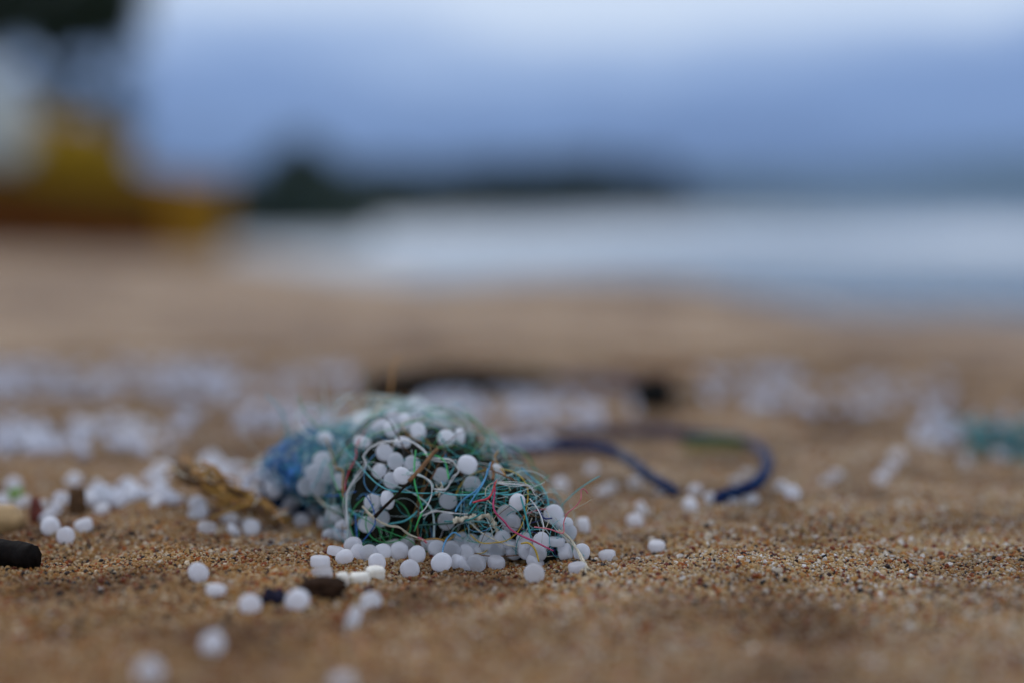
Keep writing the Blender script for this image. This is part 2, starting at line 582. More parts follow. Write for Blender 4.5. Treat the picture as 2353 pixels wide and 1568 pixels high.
def leaf_cloud(n, shape, size, seed):
    r = random.Random(seed)
    V, Fc = [], []
    for _ in range(n):
        p, k = shape(r)
        ax = Vector((r.gauss(0, 1), r.gauss(0, 1), r.gauss(0, .6))).normalized()
        b = ax.orthogonal().normalized()
        q = Quaternion(ax, r.uniform(0, 6.28))
        b = q @ b; c = ax.cross(b)
        s = size * r.uniform(.6, 1.3) * k
        i = len(V)
        V += [p - b * s, p + c * s * .35, p + b * s, p - c * s * .35 + ax * s * .1]
        Fc.append((i, i + 1, i + 2, i + 3))
    return V, Fc


def blob_shape(cl):
    def f(r):
        c, rad = r.choices(cl, weights=[x[1] ** 2 for x in cl])[0]
        d = Vector((r.gauss(0, 1), r.gauss(0, 1), r.gauss(0, 1))).normalized() * (r.random() ** .4)
        return Vector(c) + d * rad, 1.0
    return f


def crown_mesh(kind, seed):
    r = random.Random(seed)
    if kind == 'conical':
        cl = [((r.uniform(-.32, .32) * (1 - h) , r.uniform(-.3, .3) * (1 - h), .12 + h * .8), .10 + .30 * (1 - h)) for h in [i / 13 for i in range(13)] for _ in range(2)]
        n, s = 2600, .10
    else:
        cl = [((r.uniform(-.42, .42), r.uniform(-.42, .42), r.uniform(.3, .85)), r.uniform(.14, .26)) for _ in range(13)]
        n, s = 900, .10
    V, Fc = leaf_cloud(n, blob_shape(cl), s, seed)
    me = bpy.data.meshes.new("tree_crown")
    me.from_pydata([tuple(v) for v in V], [], Fc)
    me.materials.append(M_LEAF if kind != 'conical' else M_LEAF2)
    return me


def trunk_mesh(seed):
    r = random.Random(seed)
    V, Fc = [], []
    main = [Vector((0, 0, -.08)), Vector((.02, .01, .2)), Vector((-.01, .02, .45)), Vector((.03, 0, .7))]
    tube_geo(catmull(main, 3), lambda s: .035 * (1 - .6 * s), 7, V=V, Fc=Fc)
    for k in range(4):
        a = k * 1.6 + r.random()
        tube_geo(catmull([Vector((0, 0, .3 + .06 * k)), Vector((.15 * math.cos(a), .15 * math.sin(a), .5 + .05 * k)),
                          Vector((.3 * math.cos(a), .3 * math.sin(a), .62 + .05 * k))], 3), lambda s: .016 * (1 - .6 * s), 5, V=V, Fc=Fc)
    me = bpy.data.meshes.new("tree_trunk")
    me.from_pydata([tuple(v) for v in V], [], Fc)
    me.materials.append(M_BARK)
    return me


CRN = [crown_mesh('round', 5), crown_mesh('round', 8), crown_mesh('round', 21), crown_mesh('conical', 3)]
TRK = [trunk_mesh(1), trunk_mesh(2)]


def far_tree(name, p, h, w, crown, label, group=None):
    t = empty(name, p, (0, 0, random.uniform(0, 6.28)))
    tag(t, label, "tree", group)
    c = link(bpy.data.objects.new("crown", crown), t); c.scale = (w, w, h)
    k = link(bpy.data.objects.new("trunk", random.choice(TRK)), t); k.scale = (h, h, h)
    return t


# the pointed tree standing at the near end of the shore
for px_, wd, hp in ((692, 310, 250),):
    D = 84.0
    az = math.atan((px_ - 1176) * PXW)
    far_tree("pointed_tree", (D * math.tan(az), D, -1.85), hp * PXW * D * 1.0, wd * PXW * D, CRN[3],
             "dark pointed tree at the near end of the far shore")
tr = random.Random(4)
WV, WF = [], []


def wood_tree(x, y, z, h, w, k):
    """one more tree of the far wood, joined into its mass"""
    for me, sx, sz in ((CRN[k % 3], w, h), (TRK[k % 2], h, h)):
        a = tr.uniform(0, 6.28); ca, sa = math.cos(a), math.sin(a)
        b = len(WV)
        for v in me.vertices:
            vx, vy = v.co.x * sx, v.co.y * sx
            WV.append((x + vx * ca - vy * sa, y + vx * sa + vy * ca, z + v.co.z * sz))
        for p in me.polygons:
            WF.append(tuple(i + b for i in p.vertices))


for i in range(60):
    s = .40 + .60 * (i + tr.random() * .6) / 60
    a, d = path_at(min(.985, s))
    d *= 1.07 + tr.random() * .12
    x, y = d * math.sin(a), d * math.cos(a)
    pxx = 1176 + x / y / PXW
    fade = 1 - .62 * float(smooth(1330, 1640, np.array(pxx)))
    h = tr.uniform(106, 136) * fade * PXW * y * (.7 if 600 < pxx < 820 else 1)
    wood_tree(x, y, -1.5, h, h * tr.uniform(1.2, 2.0), i)
for i in range(10):
    a = math.radians(-21 + i * 1.0); d = 52 + i * 3.0 + tr.random() * 4
    wood_tree(d * math.sin(a), d * math.cos(a), -1.7, 2.3 + tr.random(), 3.6, i)
tag(mesh_obj("headland_wood", WV, WF, M_LEAF2, shade=False), "dark far wood along the headland, a single blurred band", kind="stuff")

M_HILL = plain("hill_forest", (.04, .062, .045), .9, .3, .02)
V, Fc = [], []
HN = 140
for i in range(HN):
    az = math.radians(1 + 50 * i / (HN - 1))
    D = 2900
    px_ = 1176 + math.tan(az) / PXW
    top = np.interp(px_, [1200, 1400, 1600, 1800, 2000, 2150, 2300, 2500, 2900, 4000], [20, 60, 88, 88, 92, 112, 128, 120, 90, 70])
    top = top * PXW * D + 6 * noise.noise((i * .22, 0, 0)) + 2 * noise.noise((i * .9, 0, 5))
    for k, (fd, fz) in enumerate([(1, 0), (1.03, .25), (1.08, .6), (1.15, .92), (1.22, 1), (1.32, .7)]):
        dd = D * fd
        V.append((dd * math.sin(az), dd * math.cos(az), -3 + (top * fz + (3 * noise.noise((i * .5, k * 2, 1)) if 0 < k < 5 else 0)) * (fd if k else 1)))
for i in range(HN - 1):
    for k in range(5):
        q = i * 6 + k
        Fc.append((q, q + 1, q + 7, q + 6))
tag(mesh_obj("hills", V, Fc, M_HILL), "far hills across the bay fading into haze", kind="structure")

V, Fc = [], []
for i in range(61):      # low point beyond the headland
    px_ = 1330 + 760 * i / 60
    a_ = math.atan((px_ - 1176) * PXW); D = 1350
    hh = (92 * math.sin(math.pi * min(1, (i / 60) * 1.9) / 2) * (1 - smooth(.35, 1.0, np.array(i / 60))) + 4) * PXW * D
    hh *= 1 + .12 * noise.noise((i * .45, 2, 0)) + .05 * noise.noise((i * 1.7, 5, 0))
    for fd, fz in ((1, -.02), (1.01, .55), (1.03, .95), (1.06, 1.0), (1.12, .5), (1.2, -.02)):
        V.append((D * fd * math.sin(a_), D * fd * math.cos(a_), -2.4 + float(hh) * fz))
for i in range(60):
    for k in range(5):
        q = i * 6 + k
        Fc.append((q, q + 1, q + 7, q + 6))
tag(mesh_obj("far_point", V, Fc, M_HILL), "low wooded point beyond the headland paling into haze", kind="structure")

# haze: one closed box round camera and scene
hb = [-3600, 4200, -400, 4100, -4.2, 165]
V = [(hb[i], hb[2 + j], hb[4 + k]) for i in (0, 1) for j in (0, 1) for k in (0, 1)]
haze = mesh_obj("haze", V, [(0, 1, 3, 2), (4, 6, 7, 5), (0, 4, 5, 1), (2, 3, 7, 6), (0, 2, 6, 4), (1, 5, 7, 3)], None, shade=False)
tag(haze, "thin sea haze over the bay", kind="stuff")
hm = bpy.data.materials.new("haze_air"); hm.use_nodes = True
ht = hm.node_tree; ht.nodes.clear()
ho = ht.nodes.new("ShaderNodeOutputMaterial"); hv = ht.nodes.new("ShaderNodeVolumePrincipled")
hv.inputs["Color"].default_value = (.42, .66, .98, 1)
hv.inputs["Density"].default_value = 0.00020
ht.links.new(hv.outputs[0], ho.inputs["Volume"])
haze.data.materials.append(hm)

# ------------------------------------------------------------------ the boat on the left
M_MAROON = plain("boat_maroon", (.085, .022, .006), .65, .6, 9, .004, .08)
M_BOATBR = plain("boat_brown", (.20, .085, .006), .7, .6, 9, .004, .08)
M_OCHRE = plain("boat_ochre", (.36, .20, .003), .6, .4, 3.5, .003, .08, (.28, .13, .004))
M_OLIVE = plain("boat_olive", (.13, .12, .012), .7, .25, 9, .003, .08)
M_TARP = plain("tarp_grey", (.34, .36, .33), .8, .15, 14, .01)
BD = 9.0
bx = (452 - 1176) * PXW * BD
boat = empty("beached_boat", (bx, BD, tz(bx, BD) - .02), (0, 0, math.radians(172)))
tag(boat, "small brown wooden boat with ochre trim drawn up on the sand", "boat")
BL = 2.9


def hull(s, v, side, off=0.0):
    hw = .50 * (1 - .92 * max(0, (s - .35) / .65) ** 2.4) * (.86 + .14 * min(1, s * 4))
    bw = hw * .72
    sheer = .49 + .46 * s
    bot = .02 + .30 * max(0, (s - .62) / .38) ** 2
    y = (bw + (hw - bw) * v ** .7 + off) * side
    return Vector((s * BL, y, bot + (sheer - bot) * v))


def strake(v0, v1, side, name, mat, thick=.022, s0=0.0, s1=1.0):
    V, Fc = [], []
    n = 20
    for i in range(n + 1):
        s = s0 + (s1 - s0) * i / n
        V += [hull(s, v0, side, .010), hull(s, v1, side, 0), hull(s, v1, side, -thick), hull(s, v0, side, -thick + .01)]
    for i in range(n):
        for k in range(4):
            a = i * 4 + k; b = i * 4 + (k + 1) % 4
            Fc.append((a, b, b + 4, a + 4))
    Fc += [(0, 1, 2, 3), (n * 4 + 3, n * 4 + 2, n * 4 + 1, n * 4)]
    return mesh_obj(name, V, Fc, mat, boat, shade=False)


for side in (-1, 1):
    for k, (v0, v1, mt) in enumerate([(0, .17, M_BOATBR), (.175, .37, M_MAROON), (.375, .57, M_MAROON), (.575, .77, M_BOATBR), (.775, .93, M_OLIVE)]):
        strake(v0, v1, side, "plank", mt)
    strake(.935, 1.03, side, "gunwale", M_OCHRE, .05)
# transom, its corner posts and the keel
V = [hull(0, 0, -1), hull(0, 0, 1), hull(0, 1, 1), hull(0, 1, -1)]
V = [v + Vector((.004, 0, 0)) for v in V] + [v + Vector((.05, 0, 0)) for v in V]
mesh_obj("transom", V, [(0, 1, 2, 3), (7, 6, 5, 4), (0, 4, 5, 1), (1, 5, 6, 2), (2, 6, 7, 3), (3, 7, 4, 0)], M_OCHRE, boat, shade=False)
for side in (-1, 1):
    pv, pf = tube_geo([hull(0, v, side, .02) + Vector((-.02, 0, 0)) for v in (0, .3, .6, 1.08)], .05, 4)
    mesh_obj("corner_post", pv, pf, M_OCHRE, boat, shade=False)
pv, pf = tube_geo([Vector((-.02, 0, .0)), Vector((BL * .6, 0, 0)), Vector((BL * .85, 0, .1)), Vector((BL * 1.01, 0, .45)), Vector((BL * 1.03, 0, .86))], .045, 6)
mesh_obj("keel", pv, pf, M_OLIVE, boat)
V, Fc = [], []
for i in range(15):
    s = i / 14
    a, b = hull(s, .04, -1, -.03), hull(s, .04, 1, -.03)
    V += [a, (a + b) / 2 - Vector((0, 0, .02)), b]
for i in range(14):
    for k in range(2):
        q = i * 3 + k
        Fc.append((q, q + 1, q + 4, q + 3))
mesh_obj("hull_floor", V, Fc, M_BOATBR, boat)
for s in (.25, .5):
    a, b = hull(s, .78, -1, -.02), hull(s, .78, 1, -.02)
    V = [a, b, b + Vector((.2, 0, 0)), a + Vector((.2, 0, 0))]
    V += [v + Vector((0, 0, .03)) for v in V]
    mesh_obj("thwart", V, [(3, 2, 1, 0), (4, 5, 6, 7), (0, 1, 5, 4), (1, 2, 6, 5), (2, 3, 7, 6), (3, 0, 4, 7)], M_OCHRE, boat, shade=False)
# folded grey tarp heaped over the fore half
V, Fc = [], []
nu, nv = 26, 18
for i in range(nu + 1):
    for j in range(nv + 1):
        s = .30 + .64 * i / nu; q = -1 + 2 * j / nv
        e = hull(s, 1.0, 1)
        env = math.sin(math.pi * min(1, (i / nu) * 2.6 + .02) / 2) * (1 - .5 * max(0, i / nu - .7))
        z = e.z + .03 + (.58 * env) * (1 - q * q) + .035 * noise.noise((s * 9, q * 3, 1))
        if abs(q) > .9: z = e.z - .07 + .03 * noise.noise((s * 14, q, 4))
        V.append((s * BL, e.y * 1.12 * q, z))
for i in range(nu):
    for j in range(nv):
        a = i * (nv + 1) + j
        Fc.append((a, a + 1, a + nv + 2, a + nv + 1))
tarp = mesh_obj("tarpaulin", [Vector(v) for v in V], Fc, M_TARP)
tarp.location, tarp.rotation_euler = boat.location, boat.rotation_euler
so = tarp.modifiers.new("cloth", 'SOLIDIFY'); so.thickness = .012
tag(tarp, "crumpled pale grey tarpaulin heaped over the front of the boat", "tarpaulin")

# heap of yellowed netting in the stern
V, Fc = [], []
for j in range(19):
    th = math.pi * j / 18
    for k in range(30):
        ph = 6.2832 * k / 30
        d = Vector((math.sin(th) * math.cos(ph), math.sin(th) * math.sin(ph), math.cos(th)))
        r_ = 1 + .28 * noise.fractal(d * 2.1 + Vector((4, 0, 0)), 1, 2, 4)
        V.append((d.x * .40 * r_, d.y * .36 * r_, d.z * .29 * r_ * (1 + .35 * d.x)))
for j in range(18):
    for k in range(30):
        a_, b_ = j * 30 + k, j * 30 + (k + 1) % 30
        Fc.append((a_, a_ + 30, b_ + 30, b_))
heap = mesh_obj("net_heap", V, Fc, plain("net_heap_yellow", (.19, .125, .006), .8, .5, 6, .02, .08, (.27, .15, .005)))
heap.location = boat.location + Matrix.Rotation(math.radians(172), 3, 'Z') @ Vector((.80, 0, .60))
heap.rotation_euler = boat.rotation_euler
tag(heap, "yellow olive heap of netting piled in the stern of the boat", "net heap")

# ------------------------------------------------------------------ overhanging tree, upper left
TD = 13.0


def tp(px, py, dy=0.0):
    return at(px, py, TD + dy)


tree = empty("overhanging_tree", (tp(-330, 300).x, TD + .5, tz(tp(-330, 300).x, TD + .5)))
tag(tree, "dark leafy tree leaning over the boat, its crown cut by the frame", "tree")
o = tree.location.copy()
V, Fc = [], []
root = Vector((0, 0, -.15))
top = tp(-120, -260) - o
tube_geo(catmull([root, (tp(-300, 80) - o), (tp(-200, -120) - o), top, tp(60, -420) - o], 5), lambda s: .16 * (1 - .7 * s), 9, V=V, Fc=Fc)
mesh_obj("trunk", V, Fc, M_BARK, tree)
for pts in ([(-200, -120), (-60, -60), (90, 20), (110, 120), (112, 250)], [(-150, -200), (30, -110), (190, -20), (290, 40)], [(-290, 60), (-160, 120), (-40, 210)]):
    V, Fc = tube_geo(catmull([tp(a, b, .1 * i) - o for i, (a, b) in enumerate(pts)], 4), lambda s: .05 * (1 - .7 * s), 6)
    mesh_obj("branch", V, Fc, M_BARK, tree)
lr = random.Random(9)
clumps = [(tp(a, b) - o, c) for a, b, c in ((292, -40, .26), (288, 40, .2), (270, 70, .16), (205, 75, .2))]
for _ in range(90):
    px_, py_ = lr.uniform(-560, 290), lr.uniform(-520, 78)
    if px_ > 150 and py_ > 40: py_ = 20
    clumps.append((tp(px_, py_, lr.uniform(-.8, .9)) - o, lr.uniform(.20, .34)))
for px_, py_, rr in [(250, -20, .30), (235, 45, .22), (160, 40, .28), (270, -110, .3), (80, 20, .24), (120, 120, .17), (112, 190, .14), (108, 245, .15), (140, 240, .10), (-20, 60, .24),
                     (-60, 140, .26), (-35, 225, .20), (10, 232, .10), (-90, 240, .26)]:
    clumps.append((tp(px_, py_) - o, rr))
V, Fc = leaf_cloud(14000, blob_shape(clumps), .13, 12)
mesh_obj("crown", V, Fc, M_LEAF2, tree, shade=False)
sp_ = [(tp(lr.uniform(150, 300), lr.uniform(110, 330)) - o, .18) for _ in range(10)]
V, Fc = leaf_cloud(150, blob_shape(sp_), .11, 13)
mesh_obj("twig_leaves", V, Fc, M_LEAF2, tree, shade=False)

# ------------------------------------------------------------------ sand grains (stuff, geometry nodes on real points)
def grains(n, y0, y1, rmin, rmax, seed):
    g = np.random.default_rng(seed)
    u = g.random(n)
    y = np.sqrt(y0 * y0 + u * (y1 * y1 - y0 * y0))
    x = (g.random(n) * 2 - 1) * (.375 * y + .012)
    s = rmin * (rmax / rmin) ** (g.random(n) ** 1.6)
    big = g.random(n) < .012
    s[big] *= 1.9 if rmin < .0005 else 1.0
    z = terrain(x, y) + s * g.uniform(-.1, .75, n)
    return np.stack([x, y, z], 1), s, g.uniform(0, 6.283, (n, 3))


def grain_stuff(name, n, y0, y1, rmin, rmax, seed):
    P, S, R = grains(n, y0, y1, rmin, rmax, seed)
    me = bpy.data.meshes.new(name)
    me.vertices.add(n)
    me.vertices.foreach_set("co", P.astype(np.float32).ravel())
    g = np.random.default_rng(seed + 50)
    sc = S[:, None] * g.uniform(.55, 1.3, (n, 3))
    a = me.attributes.new("grain_scale", 'FLOAT_VECTOR', 'POINT'); a.data.foreach_set("vector", sc.astype(np.float32).ravel())
    a = me.attributes.new("grain_rot", 'FLOAT_VECTOR', 'POINT'); a.data.foreach_set("vector", R.astype(np.float32).ravel())
    me.update()
    o = link(bpy.data.objects.new(name, me))
    ng = bpy.data.node_groups.new("grain_scatter", 'GeometryNodeTree')
    ng.interface.new_socket("Geometry", in_out='INPUT', socket_type='NodeSocketGeometry')
    ng.interface.new_socket("Geometry", in_out='OUTPUT', socket_type='NodeSocketGeometry')
    gi, go = ng.nodes.new("NodeGroupInput"), ng.nodes.new("NodeGroupOutput")
    ico = ng.nodes.new("GeometryNodeMeshIcoSphere"); ico.inputs["Radius"].default_value = 1.0; ico.inputs["Subdivisions"].default_value = 1
    pos = ng.nodes.new("GeometryNodeSetPosition")
    rv = ng.nodes.new("FunctionNodeRandomValue"); rv.data_type = 'FLOAT_VECTOR'
    rv.inputs[0].default_value = (-.26, -.26, -.26); rv.inputs[1].default_value = (.26, .26, .26)
    sm = ng.nodes.new("GeometryNodeSetMaterial"); sm.inputs["Material"].default_value = M_GRAIN
    inst = ng.nodes.new("GeometryNodeInstanceOnPoints")
    ns = ng.nodes.new("GeometryNodeInputNamedAttribute"); ns.data_type = 'FLOAT_VECTOR'; ns.inputs["Name"].default_value = "grain_scale"
    nr = ng.nodes.new("GeometryNodeInputNamedAttribute"); nr.data_type = 'FLOAT_VECTOR'; nr.inputs["Name"].default_value = "grain_rot"
    L = ng.links.new
    L(ico.outputs["Mesh"], pos.inputs["Geometry"]); L(rv.outputs[0], pos.inputs["Offset"])
    L(pos.outputs[0], sm.inputs["Geometry"]); L(gi.outputs[0], inst.inputs["Points"]); L(sm.outputs[0], inst.inputs["Instance"])
    L(nr.outputs["Attribute"], inst.inputs["Rotation"]); L(ns.outputs["Attribute"], inst.inputs["Scale"])
    L(inst.outputs[0], go.inputs[0])
    md = o.modifiers.new("scatter", 'NODES'); md.node_group = ng
    return tag(o, "loose coarse sand grains of tan, rust, white and black", kind="stuff")


grain_stuff("sand_grains", 270000, .215, .47, .00026, .00052, 1)
grain_stuff("sand_grains", 9000, .215, .40, .00055, .00085, 3)
grain_stuff("sand_grains", 90000, .47, .85, .0004, .0007, 2)

cg = random.Random(40)
V, Fc = [], []
for _ in range(130):
    y_ = cg.uniform(.25, .45); x_ = cg.uniform(-.36, .36) * y_
    c_ = Vector((x_, y_, tz(x_, y_) + .0004))
    n_ = Vector((cg.gauss(0, .35), cg.gauss(-.2, .35), 1)).normalized(); u_ = n_.orthogonal().normalized(); w_ = n_.cross(u_)
    r_ = cg.uniform(.0004, .0011); b_ = len(V); m_ = cg.randrange(5, 8)
    ring = [(u_ * math.cos(6.283 * k / m_) + w_ * math.sin(6.283 * k / m_) * cg.uniform(.4, .8)) * r_ * cg.uniform(.6, 1.2) for k in range(m_)]
    V += [c_ + q + n_ * .00012 for q in ring] + [c_ + q - n_ * .00012 for q in ring]
    Fc.append(tuple(range(b_, b_ + m_))); Fc.append(tuple(range(b_ + m_, b_ + 2 * m_))[::-1])
    Fc += [(b_ + k, b_ + m_ + k, b_ + m_ + (k + 1) % m_, b_ + (k + 1) % m_) for k in range(m_)]
tag(mesh_obj("shell_chips", V, Fc, plain("shell_chip", (.42, .38, .34), .5, .35, 160), shade=False), "tiny pale shell chips strewn through the sand", kind="stuff")

# ------------------------------------------------------------------ pellets
def pellet_mesh(seg, rings, seed, R=1.0, T=.74, sq=2.5, dent=.10):
    r = random.Random(seed)
    V, Fc = [(0, 0, T * (1 - dent))], []
    ex = r.uniform(.93, 1.07)
    tilt = r.uniform(-.10, .10)
    for i in range(1, rings):
        a = math.pi * i / rings
        c, s = math.cos(a), math.sin(a)
        rad = R * abs(s) ** (2 / sq)
        z = T * (abs(c) ** (2 / sq)) * (1 if c >= 0 else -1)
        z *= 1 - dent * max(0, 1 - rad / .6)
        for k in range(seg):
            b = 6.2832 * k / seg
            x, y = rad * math.cos(b) * ex, rad * math.sin(b) / ex
            w = 1 + .035 * noise.noise((x * 1.4 + seed * 7, y * 1.4, z))
            V.append((x * w, y * w, z * w + tilt * x))
    V.append((0, 0, -T * (1 - dent)))
    for k in range(seg):
        Fc.append((0, 1 + k, 1 + (k + 1) % seg))
    for i in range(rings - 2):
        for k in range(seg):
            a, b = 1 + i * seg + k, 1 + i * seg + (k + 1) % seg
            Fc.append((a, a + seg, b + seg, b))
    l = len(V) - 1
    for k in range(seg):
        Fc.append((l, 1 + (rings - 2) * seg + (k + 1) % seg, 1 + (rings - 2) * seg + k))
    return V, Fc


PM = []
for i in range(9):
    V, Fc = pellet_mesh(26, 14, i, T=(.50, .60, .70)[i % 3], sq=(3.0, 3.8, 4.8)[(i // 3) % 3], dent=(.12, .05, .16)[i % 3])
    me = bpy.data.meshes.new("pellet")
    me.from_pydata(V, [], Fc)
    me.polygons.foreach_set("use_smooth", [True] * len(me.polygons))
    me.materials.append(M_PEL[(0, 1, 0, 2, 0, 1, 0, 2, 1)[i]])
    PM.append(me)
PR = .00215
pr = random.Random(77)
PELLETS = []


def orient(mode):
    if mode == 'f':     # face to the camera
        v = Vector((pr.uniform(-.35, .35), -1, pr.uniform(-.1, .45)))
    elif mode == 's':   # lying flat
        v = Vector((pr.uniform(-.22, .22), pr.uniform(-.3, .1), 1))
    elif mode == 'v':   # on edge
        v = Vector((1, pr.uniform(-.35, .35), pr.uniform(-.2, .2)))
    else:
        v = Vector((pr.gauss(0, .7), pr.gauss(-.5, .7), pr.gauss(.3, .7)))
    q = v.normalized().to_track_quat('Z', 'Y')
    return q @ Quaternion((0, 0, 1), pr.uniform(0, 6.28))


def pellet(px, py, mode='r', k=1.0, label=None, group="white plastic pellets on the beach", off=.0006, milky=None):
    rest = {'f': .84, 's': .46, 'v': .84, 'r': .66}[mode] * PR * k
    g = ground(px, py, rest)
    dg = g.y * CP - (g.z - CAM_H) * SP
    dm, hit = mound_depth(px, py)
    if hit and dm < dg:
        g = at(px, py, dm - off)
    o = bpy.data.objects.new("plastic_pellet", PM[pr.randrange(9) if milky is None else milky])
    o.rotation_mode = 'QUATERNION'
    o.rotation_quaternion = orient(mode)
    o.location = g
    s = PR * k
    o.scale = (s, s, s)
    link(o)
    tag(o, label, "pellet", group)
    PELLETS.append(o)
    return o


ROW = "white plastic pellets heaped along the foot of the tangle"
ON = "white plastic pellets caught in the fibre tangle"
LOOSE = "white plastic pellets lying apart on the sand"
L_ROW = "frosted white pellet in the crowded row along the tangle foot"
L_ON = "frosted white pellet caught among the tangle's strands"
L_SHADE = "dim bluish pellet in the shade under the tangle's blue side"
L_TOP = "soft white pellet sunk in the tangle's pale blurred top"
L_BIG = "grey white pellet in the clump beside the blue fibre bundle"
FRONT = [
    (810.6, 1251, 'f', 1.0, "crisp round pellet propped on the row's left end, facing the lens"),
    (791, 1279.5, 'r', 1.05, "wide tilted pellet just under the crisp round one at the row's left end"),
    (735.6, 1290, 'r', 1.05, "leftmost pellet of the row, upper one of a stacked pair"),
    (740, 1315, 's', 1.1, "pellet above the dark brown chunk, lower one of a stacked pair"),
    (771, 1264, 'r', 1.0, "pellet tucked between the wide tilted one and the crisp round one"), (846.6, 1270, 'f', 1.05, "see-through pellet right of the crisp round one at the row's left"), (866, 1290, 'f', 1.0, "pellet directly above the right cream shell bit"),
    (879, 1266, 'f', 1.0, "pellet just left of the large round one under the ribbon tip"), (917, 1264, 'f', 1.06, "large round face-on pellet under the pale ribbon's brown tip"),
    (957.6, 1273, 'f', 1.03, "face-on pellet right of the large round one under the ribbon tip"), (941, 1307, 'r', 1.08, "pellet lying forward of the row right of the cream shell bits"),
    (1014, 1291, 'f', 1.16, "big bluish pellet below the hanging blue strand, front of the row"),
    (1003, 1258, 'f', 1.0, "pellet behind and left of the hanging blue strand's end"), (1037, 1262, 'f', 1.1, "large grey translucent pellet behind the big bluish one"),
    (1066, 1294, 'r', .95, "small pellet low in the row left of the oval bright one"), (1070, 1268, 'f', 1.0, "pellet right of the large grey translucent one, middle of the row"), (1094, 1293, 'f', 1.05, "oval bright pellet standing lowest in the middle of the row"),
    (1094, 1265, 'f', 1.02, "pellet directly above the oval bright one in the row"), (1083, 1243, 'r', .92, "small pellet at the back of the row under the cream ribbon's middle"), (1118, 1243, 'f', 1.02, "back row pellet left of the topmost one"),
    (1154, 1236, 'f', 1.0, "topmost pellet of the row, under the end of the crumpled cream ribbon"),
    (1141, 1259, 'f', 1.08, "brightest face-on pellet at the row's right, on top of another"),
    (1140, 1291, 'r', 1.05, "pellet directly under the brightest one in the row"),
    (1181, 1265, 'f', 1.02, "round pellet left of the ochre hooked strand"), (1208, 1264, 'f', .95, "pellet half hidden behind the one crossed by the ochre strand"), (1205, 1241, 'r', 1.0, "pellet behind the upper end of the ochre hooked strand"),
    (1244, 1242, 'f', 1.03, "see-through grey pellet behind the red strand's lower end"),
    (1236, 1267, 'f', 1.0, "pellet crossed by the ochre hooked strand"),
    (1229, 1289, 'r', 1.1, "upper pellet of the pair touched by the ochre strand's tip"),
    (1227, 1316, 'f', 1.12, "large soft pellet lowest and nearest of the row's right end"),
    (842, 1203, 'f', .98, "dim face-on pellet left of the blue curved strand, under the ribbon"),
    (1278, 1243, 'r', .95, "grey pellet just past the crimson thread's lower end"), (985, 1252, 'r', .95, "pellet at the foot of the pale hanging strand, back of the row"), (900, 1248, 'r', .95, "small pellet behind the large round one under the ribbon tip"), (935, 1250, 'r', .95, "small back pellet right above the gap beside the large round one"),
    (1060, 1240, 'r', .95, "small back pellet beneath the light blue hooked strand"), (822, 1268, 'r', .95, "small pellet under the crisp round one's right edge"), (1170, 1247, 'r', .95, "pellet wedged right of the topmost one in the row"), (1045, 1290, 'r', .92, "small pellet between the big bluish one and the low small one"), (1118, 1278, 'r', .9, "small pellet wedged beneath the brightest one's left edge"),
]
for x, y, m, k, lb in FRONT:
    pellet(x, y, m, k, lb or L_ROW, ROW)
TANGLE = [
    (890, 1147, 'v', 1.1, "pale side-on pellet just left of the black twig's middle", .0026, 1), (856, 1152, 'f', 1.0, "grey pellet left of the side-on one beside the black twig", .0008, None), (874, 1188, 'r', 1.0, "pellet behind the black twig's lower tip", .0006, None),
    (908, 1058, 'f', 1.0, "upper pellet of the overlapping pair inside the white ribbon loop", .0030, 3), (923, 1091, 'f', 1.0, "lower pellet of the overlapping pair inside the white ribbon loop", .0042, 1),
    (899, 1102, 'r', .95, "pellet peeping out under the overlapping pair in the ribbon loop", .0006, None), (883, 1038, 'f', 1.0, "pellet behind the top of the white ribbon loop", .0008, None), (871, 1080, 'r', .95, "grey pellet left of the overlapping pair, beside the aqua filament", .0006, None), (946, 1065, 'r', 1.0, "grey pellet between the overlapping pair and the green filament", .0004, None),
    (779, 1104, 'v', 1.0, "on-edge pellet beside the bent ochre straw", .001, None), (832, 1014, 'r', 1.1, "bright pellet on the tangle top crossed by the thin red strand", .002, 1),
    (748, 1008, 'r', 1.12, "bright pellet at the end of the white curl, on the tangle's left shoulder", .0025, 1),
    (925, 1014, 'r', 1.0, "pellet under the crest of the white ribbon loop", .001, None),
    (1025, 1005, 'r', 1.05, "left tilted pellet of the bright pair at the tangle's upper right edge", .002, 1), (1056, 1002, 'v', 1.05, "right upright pellet of the bright pair at the tangle's upper right edge", .002, 1),
    (1074, 1066, 'f', 1.16, "brightest large pellet on the tangle, wrapped by a thin filament", .004, 1), (1013, 1093, 'f', 1.0, "grey pellet behind two green strands, left of the brightest pellet", .0008, 3),
    (1085, 1111, 'f', 1.0, "dull pellet just below the brightest pellet on the tangle", .001, 3), (1029, 1149, 'f', 1.0, "crisp grey pellet below the frayed knot in the tangle's middle", .0024, 3),
    (1025, 1195, 'f', 1.02, "pellet with a black speck left of the crumpled cream ribbon", .0024, 3), (1139, 1084, 'r', 1.0, "pellet behind the top of the red threads", .0008, None),
    (1188, 1152, 'f', .98, "bright pellet beside the teal strands on the right slope", .0028, 1), (1163, 1180, 'f', 1.1, "large see-through pellet right of the red strand's bend", .001, 3), (1175, 1200, 'f', 1.05, "pellet behind the crimson thread's middle, under the see-through one", .0006, 3),
    (960, 990, 'r', 1.0, "soft pellet near the tangle crest left of the bright pair", .0006, None),
]
for x, y, m, k, lb, off, mk in TANGLE:
    pellet(x, y, m, k, lb or L_ON, ON, off, mk)
for x, y, lb in [(904, 960, L_TOP), (898, 984, L_TOP), (955, 954, L_TOP), (870, 975, L_TOP), (930, 968, L_TOP)]:
    pellet(x, y, 'r', 1.1, lb, ON, .001, 1)
